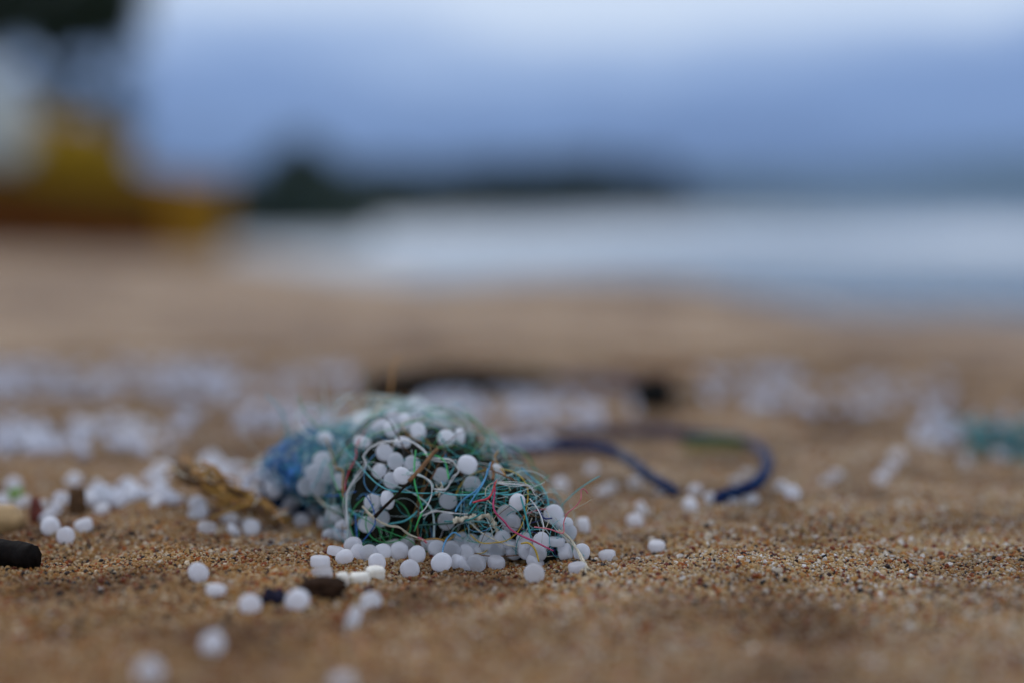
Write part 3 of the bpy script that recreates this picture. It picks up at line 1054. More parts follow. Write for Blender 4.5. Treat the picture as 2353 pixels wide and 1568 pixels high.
for x, y in [(740, 1056), (722, 1086), (704, 1116), (752, 1088), (731, 1118)]:
    pellet(x, y, 'f', 1.14, L_BIG, "clump of pellets beside the blue fibres", .003, 3)
pellet(628, 1122, 'r', 1.15, "lone pale pellet under the front of the blue fibre bundle", ON, .003, 1)
for x, y in [(694, 1197), (664, 1167), (748, 1200), (790, 1200), (760, 1228), (672, 1150), (722, 1180), (768, 1178), (800, 1232), (640, 1188), (785, 1222)]:
    pellet(x, y, 'r', 1.05, L_SHADE, "pellets shaded by the tangle", .0005, 0)
SINGLES = [
    (1297.8, 1266.6, 'v', 1.0, "upright oval pellet left of the frayed pale stalk"), (1336, 1267, 'f', 1.0, "pellet behind the frayed pale stalk's tip"),
    (1326, 1302, 's', 1.0, "flat oval pellet lying in front of the frayed stalk"), (1394, 1275, 's', 1.0, "crisp pellet with a tiny dark speck, right of the frayed stalk"),
    (1508, 1255, 's', 1.02, "rightmost crisp pellet, alone on bare sand right of the tangle"),
    (1271, 1182, 'r', 1.2, "top pellet of the soft heap behind the pink wire strand"), (1295, 1203, 'r', 1.15, "middle pellet of the soft heap behind the pink wire strand"),
    (1304, 1222, 'r', 1.0, "lowest pellet of the soft heap behind the pink wire strand"), (1340, 1206, 'v', 1.0, "narrow upright pellet between the pink wire strand and bare sand"),
    (455.8, 1314, 'f', 1.08, "squarish soft pellet alone left of the leftmost row pellets"), (496.6, 1354, 's', 1.0, "flat sliver-like pellet below the squarish soft pellet"),
    (575, 1387, 'f', 1.08, "blurred pellet left of the small navy lump"), (683, 1377, 'f', 1.12, "blurred pellet between the navy lump and the brown chunk"),
    (812, 1420, 'r', 1.2, "larger lower pellet of the blurred touching pair in the near sand"), (852, 1381, 'r', 1.05, "smaller upper pellet of the blurred touching pair in the near sand"),
    (488, 1479, 'f', 1.12, "big blurred pellet out of focus in the near sand"), (343, 1545, 'r', 1.15, "nearest very blurred pellet at the bottom left of the picture"),
    (787, 1567, 'r', .9, "faint blurred pellet cut by the bottom edge"),
    (476, 1212, 's', 1.12, "flat oval pellet in front of the brown husk's left half"), (537, 1217, 'r', 1.0, "squarish pellet in front of the brown husk's middle"),
    (150.5, 1229.8, 'f', 1.08, "crisp round pellet nearest in the left cluster, facing the lens"), (191.6, 1206, 's', 1.1, "flat oval pellet right of the crisp round one in the left cluster"),
    (116, 1208, 'r', 1.15, "lower pellet of the stacked pair left of the crisp round one"), (108, 1185, 'r', 1.1, "upper pellet of the stacked pair left of the crisp round one"),
    (95, 1159, 's', 1.1, "flat pellet behind the stacked pair in the left cluster"), (141, 1145, 'r', 1.05, "pellet touching the upright brown bark stub's left side"),
    (169.8, 1102, 'r', 1.05, "pale blurred pellet alone just above the upright bark stub"),
    (128, 1168, 'r', 1.0, "pellet between the stacked pair and the bark stub"),
    (31, 1112, 'r', 1.1, "blurred pellet behind the green sprig at the left edge"), (5, 1148, 'r', 1.1, "pellet cut by the left edge beside the green sprig"), (52, 1151, 'r', 1.05, "pellet right of the green sprig above the tan shell"),
    (1287.6, 1112, 'f', 1.05, "blurred round pellet alone right of the tangle's upper slope"), (1359, 1079, 'r', 1.05, "faint blurred pellet below the blue rope's straight part"),
    (1383, 1129, 's', 1.0, "left pellet of the blurred touching pair above the red wire tip"), (1403, 1117, 's', 1.0, "right pellet of the blurred touching pair above the red wire tip"),
    (1458, 1107, 's', 1.0, "faint blurred pellet close to the rope's lowering bend"), (1517, 1127, 'r', .95, "small pellet tucked beside the rope's left end"),
    (1596, 1126, 'r', .95, "upper pellet in the gap between the rope ends"), (1632, 1145, 'r', .95, "pellet left of the rope loop's lower end"), (1586, 1160, 'r', 1.05, "lowest pellet in the gap between the rope ends"),
    (1474, 1168, 'r', 1.05, "upper pellet of the tall stacked pair on sand below the rope"), (1458, 1196, 'r', 1.1, "lower pellet of the tall stacked pair on sand below the rope"),
    (1690, 1102, 's', 1.0, "left pellet inside the rope loop"), (1716, 1086, 's', 1.0, "right pellet inside the rope loop"), (1683, 1149, 's', 1.0, "left flat pellet under the rope loop's lower edge"), (1725, 1147, 's', 1.0, "right flat pellet under the rope loop's lower edge"),
    (1820, 1131, 'f', 1.05, "front pellet of the pair just right of the rope loop"), (1794, 1118, 'r', 1.0, "rear pellet of the pair just right of the rope loop"),
    (1899, 1103, 's', 1.0, "left pellet of the slanting pair between rope loop and heaps at right"), (1921, 1090, 's', 1.0, "right pellet of the slanting pair between rope loop and heaps at right"),
    (2024, 1098, 'r', 1.05, "lowest bright pellet of the slanting line at the right"), (2042, 1078, 'r', 1.0, "second pellet up the slanting line at the right"), (2061, 1048, 'r', 1.05, "topmost pellet of the slanting line at the right"),
    (2217, 1056, 'v', 1.15, "tall blurred pellet left of the teal net scrap"), (2298, 1044, 'r', 1.25, "large pale pellet against the teal net scrap"), (2317, 1036, 'r', 1.1, "smaller pale pellet behind the one against the teal net scrap"),
    (2110, 1012, 's', 1.05, None), (2128, 1008, 's', 1.05, None), (2146, 1016, 's', 1.05, None), (2165, 1022, 's', 1.0, None),
]
for x, y, m, k, lb in SINGLES:
    pellet(x, y, m, k, lb or "far blurred pellet in the short row left of the tall blurred pellet", LOOSE)
# drift left of the husk, and other small drifts (nothing tells their members apart)
def drift(spots, n, label, group, jit=(1, 1)):
    for _ in range(n):
        x, y = pr.choice(spots)
        pellet(x + pr.gauss(0, 9 * jit[0]), y + pr.gauss(0, 5 * jit[1]), pr.choice('rrfs'), pr.uniform(.95, 1.1), label, group)


DB = "pellet drift between bark stub and husk"
drift([(226, 1128), (221, 1146), (224, 1172), (240, 1140)], 13, "blurred pellet at the drift's left end, touching the brown bark stub", DB)
drift([(267, 1166), (250, 1140), (288, 1120), (275, 1145)], 9, "blurred pellet in the drift's left middle, just right of the bark stub heap", DB)
drift([(309, 1138), (334, 1112), (300, 1120), (330, 1130)], 11, "blurred pellet in the drift's middle, between bark stub and husk", DB)
drift([(352, 1158), (391, 1146), (370, 1125)], 8, "blurred pellet at the drift's low right end before the husk", DB)
drift([(360, 1092), (381, 1074)], 6, "blurred pellet on the drift's raised far tip near the husk's upper end", DB)
HB = "pellets heaped behind the husk"
drift([(500, 1075), (480, 1060)], 7, "pale pellet in the far heap above the husk's upper half", HB, (1.1, 1.6))
drift([(516, 1092), (540, 1085), (525, 1100)], 9, "bright pale pellet in the heap's middle, resting behind the husk", HB, (1.1, 1.6))
drift([(570, 1130), (560, 1105), (590, 1080)], 9, "pale pellet between the husk's lower half and the blue fibres", HB, (1.1, 1.6))
drift([(450, 1178), (456, 1160), (440, 1150)], 4, "dim pellet in the shade under the husk's upper half", "pellets in the husk's shade")
drift([(538, 1194), (575, 1214), (604, 1219)], 4, "dim pellet in the shade under the husk's lower end", "pellets in the husk's shade")
UL = "far pellets in the upper left drift"
drift([(20, 1040), (60, 1010)], 12, "far blurred pellet at the left edge end of the upper drift", UL, (2.5, 2))
drift([(120, 1000), (180, 985)], 13, "far blurred pellet in the middle of the upper left drift", UL, (2.5, 2))
drift([(240, 975), (300, 985), (330, 1000)], 15, "far blurred pellet at the right end of the upper left drift", UL, (2.5, 2))

# the rest: too many and too small to pick apart
V0, F0 = pellet_mesh(9, 6, 3)
V0 = np.array(V0)
VV, FF = [], []


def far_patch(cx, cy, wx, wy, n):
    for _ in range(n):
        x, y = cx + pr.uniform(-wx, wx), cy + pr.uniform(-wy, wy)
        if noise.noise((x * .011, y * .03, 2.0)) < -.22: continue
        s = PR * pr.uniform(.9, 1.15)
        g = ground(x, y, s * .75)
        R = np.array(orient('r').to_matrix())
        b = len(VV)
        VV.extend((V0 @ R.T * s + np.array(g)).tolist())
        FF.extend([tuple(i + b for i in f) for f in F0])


far_patch(250, 868, 330, 36, 190)
far_patch(620, 880, 190, 36, 70)
far_patch(180, 1000, 210, 42, 70)
far_patch(1210, 935, 250, 34, 170)
far_patch(1740, 890, 130, 44, 90)
far_patch(2010, 905, 170, 40, 50)
far_patch(2240, 985, 140, 40, 28)
far_patch(600, 960, 200, 30, 70)
far_patch(1200, 1020, 60, 22, 40)
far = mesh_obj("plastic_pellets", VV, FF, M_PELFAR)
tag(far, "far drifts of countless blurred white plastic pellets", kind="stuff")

# ------------------------------------------------------------------ THE TANGLE
tang = empty("fibre_tangle", (LC[0][0][0], LC[0][0][1], 0))
tag(tang, "tangled ball of teal, blue, green and white plastic fibres full of pellets", "fibre tangle")
TO = tang.location.copy()
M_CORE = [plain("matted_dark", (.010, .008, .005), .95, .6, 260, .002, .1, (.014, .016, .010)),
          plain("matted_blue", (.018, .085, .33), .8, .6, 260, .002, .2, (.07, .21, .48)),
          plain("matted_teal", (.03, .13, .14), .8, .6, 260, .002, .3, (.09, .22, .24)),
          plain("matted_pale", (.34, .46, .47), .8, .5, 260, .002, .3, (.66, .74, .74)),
          plain("navy_shade_core", (.006, .010, .030), .9, .6, 260, .002, .1, (.008, .028, .070))]  # last: dark navy stands in for shade below the blue side
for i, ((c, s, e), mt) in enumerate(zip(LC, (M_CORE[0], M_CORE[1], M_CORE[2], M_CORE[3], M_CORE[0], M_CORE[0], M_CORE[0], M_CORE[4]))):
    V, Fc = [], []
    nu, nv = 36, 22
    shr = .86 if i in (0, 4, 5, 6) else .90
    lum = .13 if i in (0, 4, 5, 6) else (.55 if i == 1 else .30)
    for j in range(nv + 1):
        th = math.pi * j / nv
        for k in range(nu):
            ph = 6.2832 * k / nu
            d = np.array([math.sin(th) * math.cos(ph), math.sin(th) * math.sin(ph), math.cos(th)])
            r = 1 / (np.abs(d / s) ** e).sum() ** (1 / e)
            nn = noise.fractal(tuple(d * 3.2 + i * 5), 1.0, 2.0, 4)
            p = c + d * r * shr * (1 + lum * nn)
            V.append((p[0] - TO.x, p[1] - TO.y, max(p[2], -.002)))
    for j in range(nv):
        for k in range(nu):
            a, b = j * nu + k, j * nu + (k + 1) % nu
            Fc.append((a, a + nu, b + nu, b))
    mesh_obj("matted_clump", V, Fc, mt, tang)  # the last clump is the added shade core


def strand(pts, rad, mat, name="strand", flat=1.0, twist=0.0, sides=6, label=None, up=None):
    V, Fc = tube_geo(pts, rad, sides, flat, twist, up)
    o = mesh_obj(name, [v - TO for v in V], Fc, F[mat], tang)
    if label: o["label"] = label
    return o


def trace(px_pts, lift=.0022, fixed=None, wob=.0005):
    """pixels -> points lying over the mound surface"""
    dep = []
    for (x, y) in px_pts:
        d, hit = mound_depth(x, y, .001)
        g = ground(x, y, .0006) if y > 800 else None
        if g is not None:
            dg = g.y * CP - (g.z - CAM_H) * SP
            d = min(d, dg)
        dep.append(d)
    dep = np.array(dep) if fixed is None else np.interp(np.linspace(0, 1, len(px_pts)), np.linspace(0, 1, len(fixed)), fixed)
    if fixed is None and len(dep) > 2:
        for _ in range(2):
            pd = np.concatenate([[dep[0]], dep, [dep[-1]]])
            dep = np.minimum(dep, .25 * pd[:-2] + .5 * pd[1:-1] + .25 * pd[2:]) * .5 + .5 * (.25 * pd[:-2] + .5 * pd[1:-1] + .25 * pd[2:])
        dep = dep - lift
    pts = [at(x, y, d + random.uniform(-wob, wob)) for (x, y), d in zip(px_pts, dep)]
    return catmull(pts, 6)


mm = .001
ST = [  # points, radius mm, material, flat, twist, lift mm, label
    ([(798, 1215), (795, 1152), (802, 1119), (826, 1086), (840, 1065), (835, 1047), (853, 1026), (883, 1014), (916, 1011), (946, 1014), (972, 1032), (989, 1050), (1031, 1054), (1045, 1064), (1053, 1081), (1043, 1096), (1028, 1117), (1016, 1124), (998, 1122)], .42, 'white', .35, 5, 4.2, "long white ribbon looping over the pellets"),
    ([(798, 1240), (800, 1200), (797, 1160), (806, 1118), (824, 1090)], .5, 'pale', .4, 2, 3.0, None),
    ([(940, 1086), (970, 1092), (988, 1106), (992, 1120), (990, 1140), (978, 1165), (965, 1178)], .26, 'white', .6, 2, 4.4, None),
    ([(923, 1084), (950, 1086), (972, 1094), (988, 1108), (997, 1122)], .55, 'pale', .3, 1, 4.0, None),
    ([(832, 1161), (853, 1182), (877, 1200), (897, 1207), (916, 1210), (930, 1218), (943, 1227), (960, 1234), (973, 1240)], .55, 'cream', .35, 2, 3.4, "pale ribbon with a reddish frayed tip"),
    ([(960, 1233), (974, 1240), (980, 1246)], .32, 'pink', .6, 0, 3.5, None),
    ([(841, 1065), (856, 1080), (883, 1104), (922, 1119), (958, 1137), (988, 1164), (997, 1194), (997, 1239)], .45, 'pale', .35, 2, 1.6, None),
    ([(955, 1032), (952, 1065), (952, 1104), (961, 1140), (970, 1170), (961, 1194), (952, 1218)], .26, 'bright_green', 1, 0, 3.8, "bright green filament hanging through the middle"),
    ([(971, 1042), (1001, 1045), (1022, 1060), (1028, 1084), (1031, 1099)], .26, 'bright_green', 1, 0, 3.5, None),
    ([(784, 1011), (799, 1038), (823, 1065), (850, 1095), (871, 1113), (898, 1125), (958, 1131), (1006, 1131)], .17, 'aqua', 1, 0, 4.5, "thin aqua filament sagging across the front"),
    ([(838, 1134), (850, 1152), (859, 1173), (862, 1197), (856, 1212), (835, 1239), (820, 1246)], .2, 'blue', 1, 0, 4.0, "deep blue curved filament"),
    ([(816, 1180), (818, 1210), (822, 1240)], .2, 'blue', 1, 0, 3.0, None),
    ([(745, 1137), (766, 1138), (790, 1134), (817, 1128)], .26, 'blue', 1, 0, 2.6, None),
    ([(841, 984), (820, 1020), (817, 1050), (802, 1080), (793, 1110), (793, 1128)], .24, 'red', .7, 0, 3.5, "red filament down the left shoulder"),
    ([(748, 1005), (763, 1044), (772, 1074), (787, 1080), (787, 1116), (788, 1140)], .5, 'ochre', .6, 1, 3.2, "ochre straw bent down the left side"),
    ([(700, 930), (683, 945), (682, 970), (697, 993), (718, 1003), (748, 1006)], .4, 'white', .5, 1, 2.5, "stiff white strand curling off the left top"),
    ([(682, 962), (700, 930), (730, 932), (748, 948)], .35, 'pale', .5, 1, 2.5, None),
    ([(721, 1134), (748, 1161), (775, 1179)], .5, 'cream', .5, 0, 3.0, None),
    ([(814, 999), (844, 966), (868, 939), (892, 924), (916, 924), (934, 933)], .45, 'bright_green', .6, 1, 2.0, None),
    ([(1137, 1105), (1136, 1132), (1133, 1159), (1139, 1177), (1157, 1195), (1175, 1216), (1202, 1231), (1229, 1243), (1271, 1264)], .30, 'magenta', .8, 0, 4.6, "thick crimson thread running down to the right"),
    ([(1136, 1108), (1130, 1132), (1118, 1145), (1100, 1149), (1085, 1153)], .34, 'red', .6, 2, 4.4, "short red frayed thread"),
    ([(1141, 1100), (1134, 1122), (1126, 1140)], .22, 'orange', .7, 0, 4.6, None),
    ([(1142, 1109), (1181, 1111), (1211, 1115), (1229, 1128)], .38, 'white', .4, 1, 2.4, None),
    ([(1217, 1144), (1235, 1168), (1247, 1198), (1247, 1219), (1244, 1246)], .26, 'white', .6, 1, 3.2, "white strand arching down beside the crimson thread"),
    ([(1283, 1216), (1307, 1234), (1322, 1255), (1337, 1279), (1352, 1306)], .5, 'cream', .6, 1, 3.0, "frayed pale stalk with a broom-like tip"),
    ([(1337, 1279), (1346, 1300), (1362, 1308)], .16, 'cream', 1, 0, 3.0, None),
    ([(1335, 1276), (1344, 1302), (1346, 1315)], .16, 'cream', 1, 0, 3.0, None),
    ([(1330, 1270), (1338, 1296), (1338, 1310)], .14, 'cream', 1, 0, 3.0, None),
    ([(1318, 1258), (1332, 1262), (1342, 1276)], .14, 'aqua', 1, 0, 3.4, None),
    ([(971, 1183), (995, 1174), (1019, 1174), (1049, 1178), (1073, 1181)], .38, 'white', .35, 1, 3.6, None),
    ([(1127, 1060), (1118, 1090), (1097, 1123), (1067, 1144), (1052, 1162), (1046, 1174)], .3, 'sky', .7, 1, 4.0, "light blue strand"),
    ([(1120, 1075), (1112, 1105), (1090, 1138), (1078, 1158)], .26, 'sky', .7, 1, 4.0, None),
    ([(1001, 1126), (1040, 1135), (1085, 1135), (1133, 1132), (1169, 1135), (1199, 1126)], .24, 'aqua', 1, 0, 2.5, None),
    ([(1076, 1180), (1097, 1153), (1121, 1138), (1166, 1129)], .28, 'teal', 1, 0, 3.0, None),
    ([(1196, 1138), (1208, 1183), (1214, 1210), (1220, 1234)], .3, 'teal', .8, 0, 3.2, None),
    ([(1238, 1168), (1244, 1183), (1253, 1190), (1268, 1189)], .3, 'navy', .8, 0, 3.0, None),
    ([(1196, 1247), (1214, 1246), (1229, 1261), (1238, 1289)], .30, 'yellow', .9, 0, 5.5, "ochre yellow hooked strand over the pellets"),
    ([(1058, 1231), (1043, 1222), (1028, 1234), (1019, 1252), (1016, 1273)], .24, 'sky', 1, 0, 5.0, None),
    ([(1145, 1035), (1137, 1048), (1148, 1072), (1157, 1084), (1163, 1096)], .5, 'ochre', .5, 1, 2.0, None),
    ([(893, 914), (899, 880), (902, 845), (917, 812)], .45, 'straw', .45, 0, .5, "dry orange grass blade standing up from the top"),
    ([(1020, 1196), (1058, 1196), (1085, 1190), (1110, 1175)], .26, 'teal', .8, 0, 3.2, None),
    ([(960, 1205), (1000, 1203), (1040, 1200), (1075, 1192)], .24, 'dark_green', 1, 0, 3.2, None),
    ([(965, 1240), (1000, 1236), (1025, 1240), (1043, 1230)], .24, 'ochre', 1, 0, 3.6, None),
]
for pts, r, mt, fl, tw, lf, lb in ST:
    strand(trace(pts, lf * mm), (lambda s, r=r: (.66 if r > .35 else .84) * r * mm * (1 - .25 * abs(2 * s - 1) ** 3)), mt, flat=fl, twist=tw, label=lb)
for pts, r, mt, fl, tw, lf, lb in ST:      # fraying threads beside the ribbons
    if mt in ('white', 'cream', 'pale') and r > .3:
        for k in range(2):
            q = [(x + random.gauss(0, 3.2), y + random.gauss(0, 3.2)) for x, y in pts]
            strand(trace(q, (lf + random.uniform(-.4, .5)) * mm), random.uniform(.05, .09) * mm, mt, sides=4)
# pink wire springing out at the right
pw = [(1227, 1209), (1262, 1214), (1293, 1223), (1295, 1198), (1304, 1177), (1322, 1162), (1334, 1144), (1335, 1124), (1343, 1123), (1350, 1132)]
strand(trace(pw, 0, fixed=[.340, .341, .343]), .15 * mm, 'pink', label="fine pink wire springing up at the right")
# crumpled cream ribbon
cp = [(1040, 1198), (1050, 1192), (1060, 1193), (1069, 1187), (1079, 1190), (1088, 1185), (1098, 1188), (1108, 1184), (1120, 1183), (1129, 1192), (1136, 1204), (1143, 1219)]
cd = mound_depth(1090, 1190)[0] - .0034
cpts = [at(x, y, cd + (.0004 if i % 2 else -.0003)) for i, (x, y) in enumerate(cp)]
V, Fc = [], []
CC = catmull(cpts, 5)
for i, p in enumerate(CC):
    t_ = (CC[min(i + 1, len(CC) - 1)] - CC[max(i - 1, 0)]).normalized()
    w_ = Vector((-t_.z * .5, .55 * math.sin(i * .63), abs(t_.x) + .3)).normalized() * mm * (.62 + .14 * math.sin(i * .3) + .05 * math.sin(i * 1.3))
    V += [p - w_, p + Vector((0, .00025 * math.sin(i * 1.1), 0)), p + w_ * (1 + .2 * math.sin(i * 1.9))]
for i in range(len(CC) - 1):
    for k in range(2):
        q = i * 3 + k
        Fc.append((q, q + 1, q + 4, q + 3))
rb = mesh_obj("ribbon", [v - TO for v in V], Fc, F['cream'], tang)
so = rb.modifiers.new("thick", 'SOLIDIFY'); so.thickness = .0001
rb["label"] = "crumpled cream ribbon folded over the middle"
# frayed knot
kc = at(1012, 1122, mound_depth(1012, 1122)[0] - .0042)
for k in range(9):
    d = Vector((random.gauss(0, 1), -abs(random.gauss(0, .6)), random.gauss(0, 1))).normalized()
    strand(catmull([kc - d * .0008, kc + d * .0008, kc + d * .0018 + Vector((random.gauss(0, .0005), 0, random.gauss(0, .0005)))], 4), .14 * mm, random.choice(['cream', 'straw', 'cream', 'sky']), "frayed_end", sides=5)


def wander(li, grow, n_steps, step, curl, rnd):
    """a fibre wandering over one lump of the mound, sometimes lifting off"""
    c, s, e = LC[li]
    d = Vector((rnd.gauss(0, .8), rnd.gauss(-.45, .7), rnd.gauss(.25, .6))).normalized()
    g0 = grow * rnd.uniform(-.5, 1.0)
    p = None
    dirv = Vector((rnd.gauss(0, 1), rnd.gauss(0, .6), rnd.gauss(0, .8)))
    ax = Vector((rnd.gauss(0, 1), rnd.gauss(0, 1), rnd.gauss(0, 1))).normalized()
    bend = rnd.gauss(0, curl)
    out = []
    ph, am = rnd.uniform(0, 6.28), rnd.uniform(.2, 1.2)
    ss = Vector(s)
    for i in range(n_steps):
        dn = np.array(d)
        r = 1 / (np.abs(dn / (s + g0 + grow * .5 * am * math.sin(ph + i * .5))) ** e).sum() ** (1 / e)
        q = Vector(c) + d * r
        if q.z < .0006: q.z = .0006
        out.append(q)
        tdir = dirv - d * dirv.dot(d)
        tdir.normalize()
        d = (d + tdir * (step / r)).normalized()
        dirv = Quaternion(d, bend + rnd.gauss(0, .16)) @ tdir
    return out


PAL = {0: 'teal teal teal aqua aqua green green dark_green dark_green sky white pale pale pale brown ochre bright_green black'.split(),
       1: 'blue blue sky sky sky sky teal white mist navy'.split(),
       2: 'teal teal aqua blue sky green white pale dark_green'.split(),
       3: 'mist mist mist mist white white pale aqua aqua teal cream'.split(),
       4: 'teal teal aqua aqua sky green pale pale yellow brown cream'.split(),
       5: 'teal aqua pale cream pink navy'.split(),
       6: 'teal teal aqua aqua green dark_green sky pale white ochre brown yellow'.split(),
       7: 'navy navy blue blue dark_green teal'.split()}
wr = random.Random(31)
for li, cnt in ((0, 60), (1, 28), (2, 20), (3, 44), (4, 28), (5, 8), (6, 16), (7, 6)):
    for _ in range(cnt):
        mt = wr.choice(PAL[li])
        r = wr.choice([.08, .10, .12, .15, .22] if li not in (1, 3) else [.13, .18, .24, .30]) * mm
        fl = 1.0 if r < .2 * mm else .45
        pts = catmull(wander(li, (.0032, .003, .003, .0042, .0028, .0018, .0030, .0016)[li], wr.randrange(8, 18) if li != 1 else wr.randrange(4, 8), wr.uniform(.0022, .0036) if li != 1 else .0020, .22 if li != 1 else .5, wr), 3)
        strand(pts, r, mt, flat=fl, twist=wr.uniform(0, 3), sides=5)
# loose ends springing out of the crown
for k in range(64):
    li = wr.choice([0, 0, 0, 3, 3, 3, 1, 1, 1, 2, 2, 4])
    c, s_, e = LC[li]
    d = Vector((wr.gauss(0, .8), wr.gauss(-.1, .5), abs(wr.gauss(.7, .4)))).normalized()
    p = Vector(c) + d * (.92 / (np.abs(np.array(d) / s_) ** e).sum() ** (1 / e))
    v = (d + Vector((wr.gauss(0, .7), wr.gauss(0, .5), wr.gauss(0, .5)))).normalized()
    ax = Vector((wr.gauss(0, .5), wr.gauss(0, 1), wr.gauss(0, .5))).normalized(); bend = wr.gauss(0, .5)
    P = [p]
    for i in range(wr.randrange(4, 9)):
        p = p + v * .0022
        v = (Quaternion(ax, bend) @ v + Vector((0, 0, -.06))).normalized()
        P.append(p)
    strand(catmull(P, 4), wr.choice([.06, .08, .10, .14]) * mm, wr.choice(['white', 'mist', 'pale', 'teal', 'aqua', 'green', 'sky', 'cream', 'mist']), sides=5)
# the mass of finer fibres, one part per colour mass
V, Fc, MI = [], [], []
fm = ['mist', 'teal', 'aqua', 'green', 'dark_green', 'blue', 'sky', 'white', 'pale', 'brown', 'bright_green', 'navy', 'ochre', 'cream', 'black']
for li, cnt in ((0, 200), (1, 220), (2, 100), (3, 340), (4, 120), (5, 30), (6, 90), (7, 40)):
    for _ in range(cnt):
        mt = wr.choice(PAL[li])
        if mt not in fm: mt = 'teal'
        f0 = len(Fc)
        tube_geo(catmull(wander(li, .0030 if li != 5 else .0015, wr.randrange(6, 13), wr.uniform(.0018, .0032), .35, wr), 3), wr.uniform(.05, .11) * mm, 4, V=V, Fc=Fc)
        MI += [fm.index(mt)] * (len(Fc) - f0)
o = mesh_obj("fine_fibres", [v - TO for v in V], Fc, None, tang)
for k in fm: o.data.materials.append(F[k])
o.data.polygons.foreach_set("material_index", MI)
o["kind"] = "stuff"

# bits of plant caught in the tangle
def stick(name, pts, rad, mat, label, cat, group=None, sides=8, rough=.25):
    c = Vector(pts[len(pts) // 2])
    P = catmull(pts, 6)
    P = [p + Vector((noise.noise(p * 300), noise.noise(p * 300 + Vector((5, 0, 0))), noise.noise(p * 300 + Vector((0, 9, 0))))) * (rad(0.5) if callable(rad) else rad) * rough for p in P]
    V, Fc = tube_geo(P, rad, sides)
    o = mesh_obj(name, [v - c for v in V], Fc, mat)
    o.location = c
    return tag(o, label, cat, group)


M_TWIG = plain("twig_bark", (.020, .013, .009), .75, .4, 900, .0003, spec=.06)
M_TWIGB = plain("twig_brown", (.20, .10, .04), .8, .4, 900, .0003)
stick("twig", trace([(861, 1186), (880, 1166), (900, 1146), (922, 1124), (940, 1106)], 5.2 * mm, wob=0)[::6], lambda s: .00042 * (1.1 - .5 * s), M_TWIG, "thin black twig slanting through the front of the tangle", "twig")
stick("twig", trace([(940, 1104), (962, 1080), (985, 1052), (1005, 1030)], 4.4 * mm, wob=0)[::6], lambda s: .00055 * (1.1 - .4 * abs(s - .4)), M_TWIGB, "brown peeling twig above the black one, near the tangle top", "twig")
stick("twig", trace([(1132, 1100), (1134, 1085), (1128, 1068), (1134, 1058)], 3.5 * mm, wob=0)[::6], lambda s: .0004, M_TWIGB, "short brown bit poking up above the red thread", "twig")

# ------------------------------------------------------------------ small litter on the sand
def lump(name, px, py, size, mat, label, cat, seed=1, rot=0.0, power=2.4, lift=.7, amp=.18, group=None, parent=None):
    V, Fc = [], []
    nu, nv = 26, 16
    for j in range(nv + 1):
        th = math.pi * j / nv
        for k in range(nu):
            ph = 6.2832 * k / nu
            d = Vector((math.sin(th) * math.cos(ph), math.sin(th) * math.sin(ph), math.cos(th)))
            r = 1 / sum(abs(x) ** power for x in d) ** (1 / power)
            n = noise.fractal(d * 1.6 + Vector((seed * 7, 0, 0)), 1, 2, 4)
            q = d * r * (1 + amp * n)
            V.append((q.x * size[0], q.y * size[1], q.z * size[2]))
    for j in range(nv):
        for k in range(nu):
            a, b = j * nu + k, j * nu + (k + 1) % nu
            Fc.append((a, a + nu, b + nu, b))
    o = mesh_obj(name, V, Fc, mat)
    o.location = ground(px, py, size[2] * lift)
    o.rotation_euler = (0, 0, rot)
    return tag(o, label, cat, group)


M_WOODD = plain("wet_wood", (.007, .005, .004), .7, .5, 500, .0006, spec=.06)
M_BARKB = plain("bark_bit", (.10, .055, .028), .85, .5, 700, .0006, spec=.06)
M_CHUNK = plain("dark_chunk", (.035, .018, .010), .8, .5, 700, .0005, spec=.06)
M_NAVYL = plain("navy_lump", (.018, .016, .030), .7, .4, 700, .0004, spec=.06)
M_TAN = plain("tan_shell", (.42, .27, .12), .55, .22, 350, .0004, .4)
M_CREAM = plain("cream_shell", (.80, .76, .66), .5, .1, 600, .0002, .4, None, .5)
M_HUSK = plain("husk", (.13, .07, .025), .85, .55, 400, .001)
M_CHAR = plain("charcoal", (.010, .010, .009), .8, .4, 300, .001, spec=.06)
M_RED = plain("red_weed", (.14, .03, .018), .7, .4, 600, .0004)
M_GREEN = plain("sprig_green", (.22, .42, .06), .55, .3, 600)
M_LEAFG = plain("fallen_leaf", (.03, .07, .022), .6, .35, 300)
M_OLV = plain("leaf_under", (.22, .18, .03), .6, .3, 300)
M_FILM = plain("plastic_film", (.24, .24, .23), .5, .3, 260, .0008, .4, None, 0, .3)
M_TEALNET = plain("net_teal", (.03, .16, .19), .6, .4, 500)

lump("brown_chunk", 744, 1352, (.0046, .0034, .0022), M_CHUNK, "dark brown chunk in the near sand under the stacked pellets", "debris chunk", 2, .2, 3.2, .55, .5)
lump("navy_lump", 631, 1374, (.0024, .0022, .0020), M_NAVYL, "small navy black lump between two blurred pellets", "debris lump", 5, 0, 2.6, .6, .45)
for px_, py_, sz, lb in [(787, 1331, (.0014, .0014, .0017), "leftmost cream shell bit of the three beside the brown chunk"), (825, 1328, (.0022, .0016, .0015), "middle cream shell bit of the three beside the brown chunk"), (862, 1316, (.0021, .0016, .0018), "rightmost cream shell bit, under the pellet row")]:
    lump("shell_bit", px_, py_, sz, M_CREAM, lb, "shell bit", int(px_), .3, 4.0, .8, .12, "cream shell bits")
lump("tan_shell", 8, 1192, (.0052, .0042, .0040), M_TAN, "rounded tan shell at the left edge above the black stick", "shell", 3, 0, 2.2, .9, .08)
lump("red_weed", 83, 1180, (.0018, .0018, .0042), M_RED, "dark red weed scrap beside the tan shell", "weed scrap", 8, 0, 2.0, .5, .35)
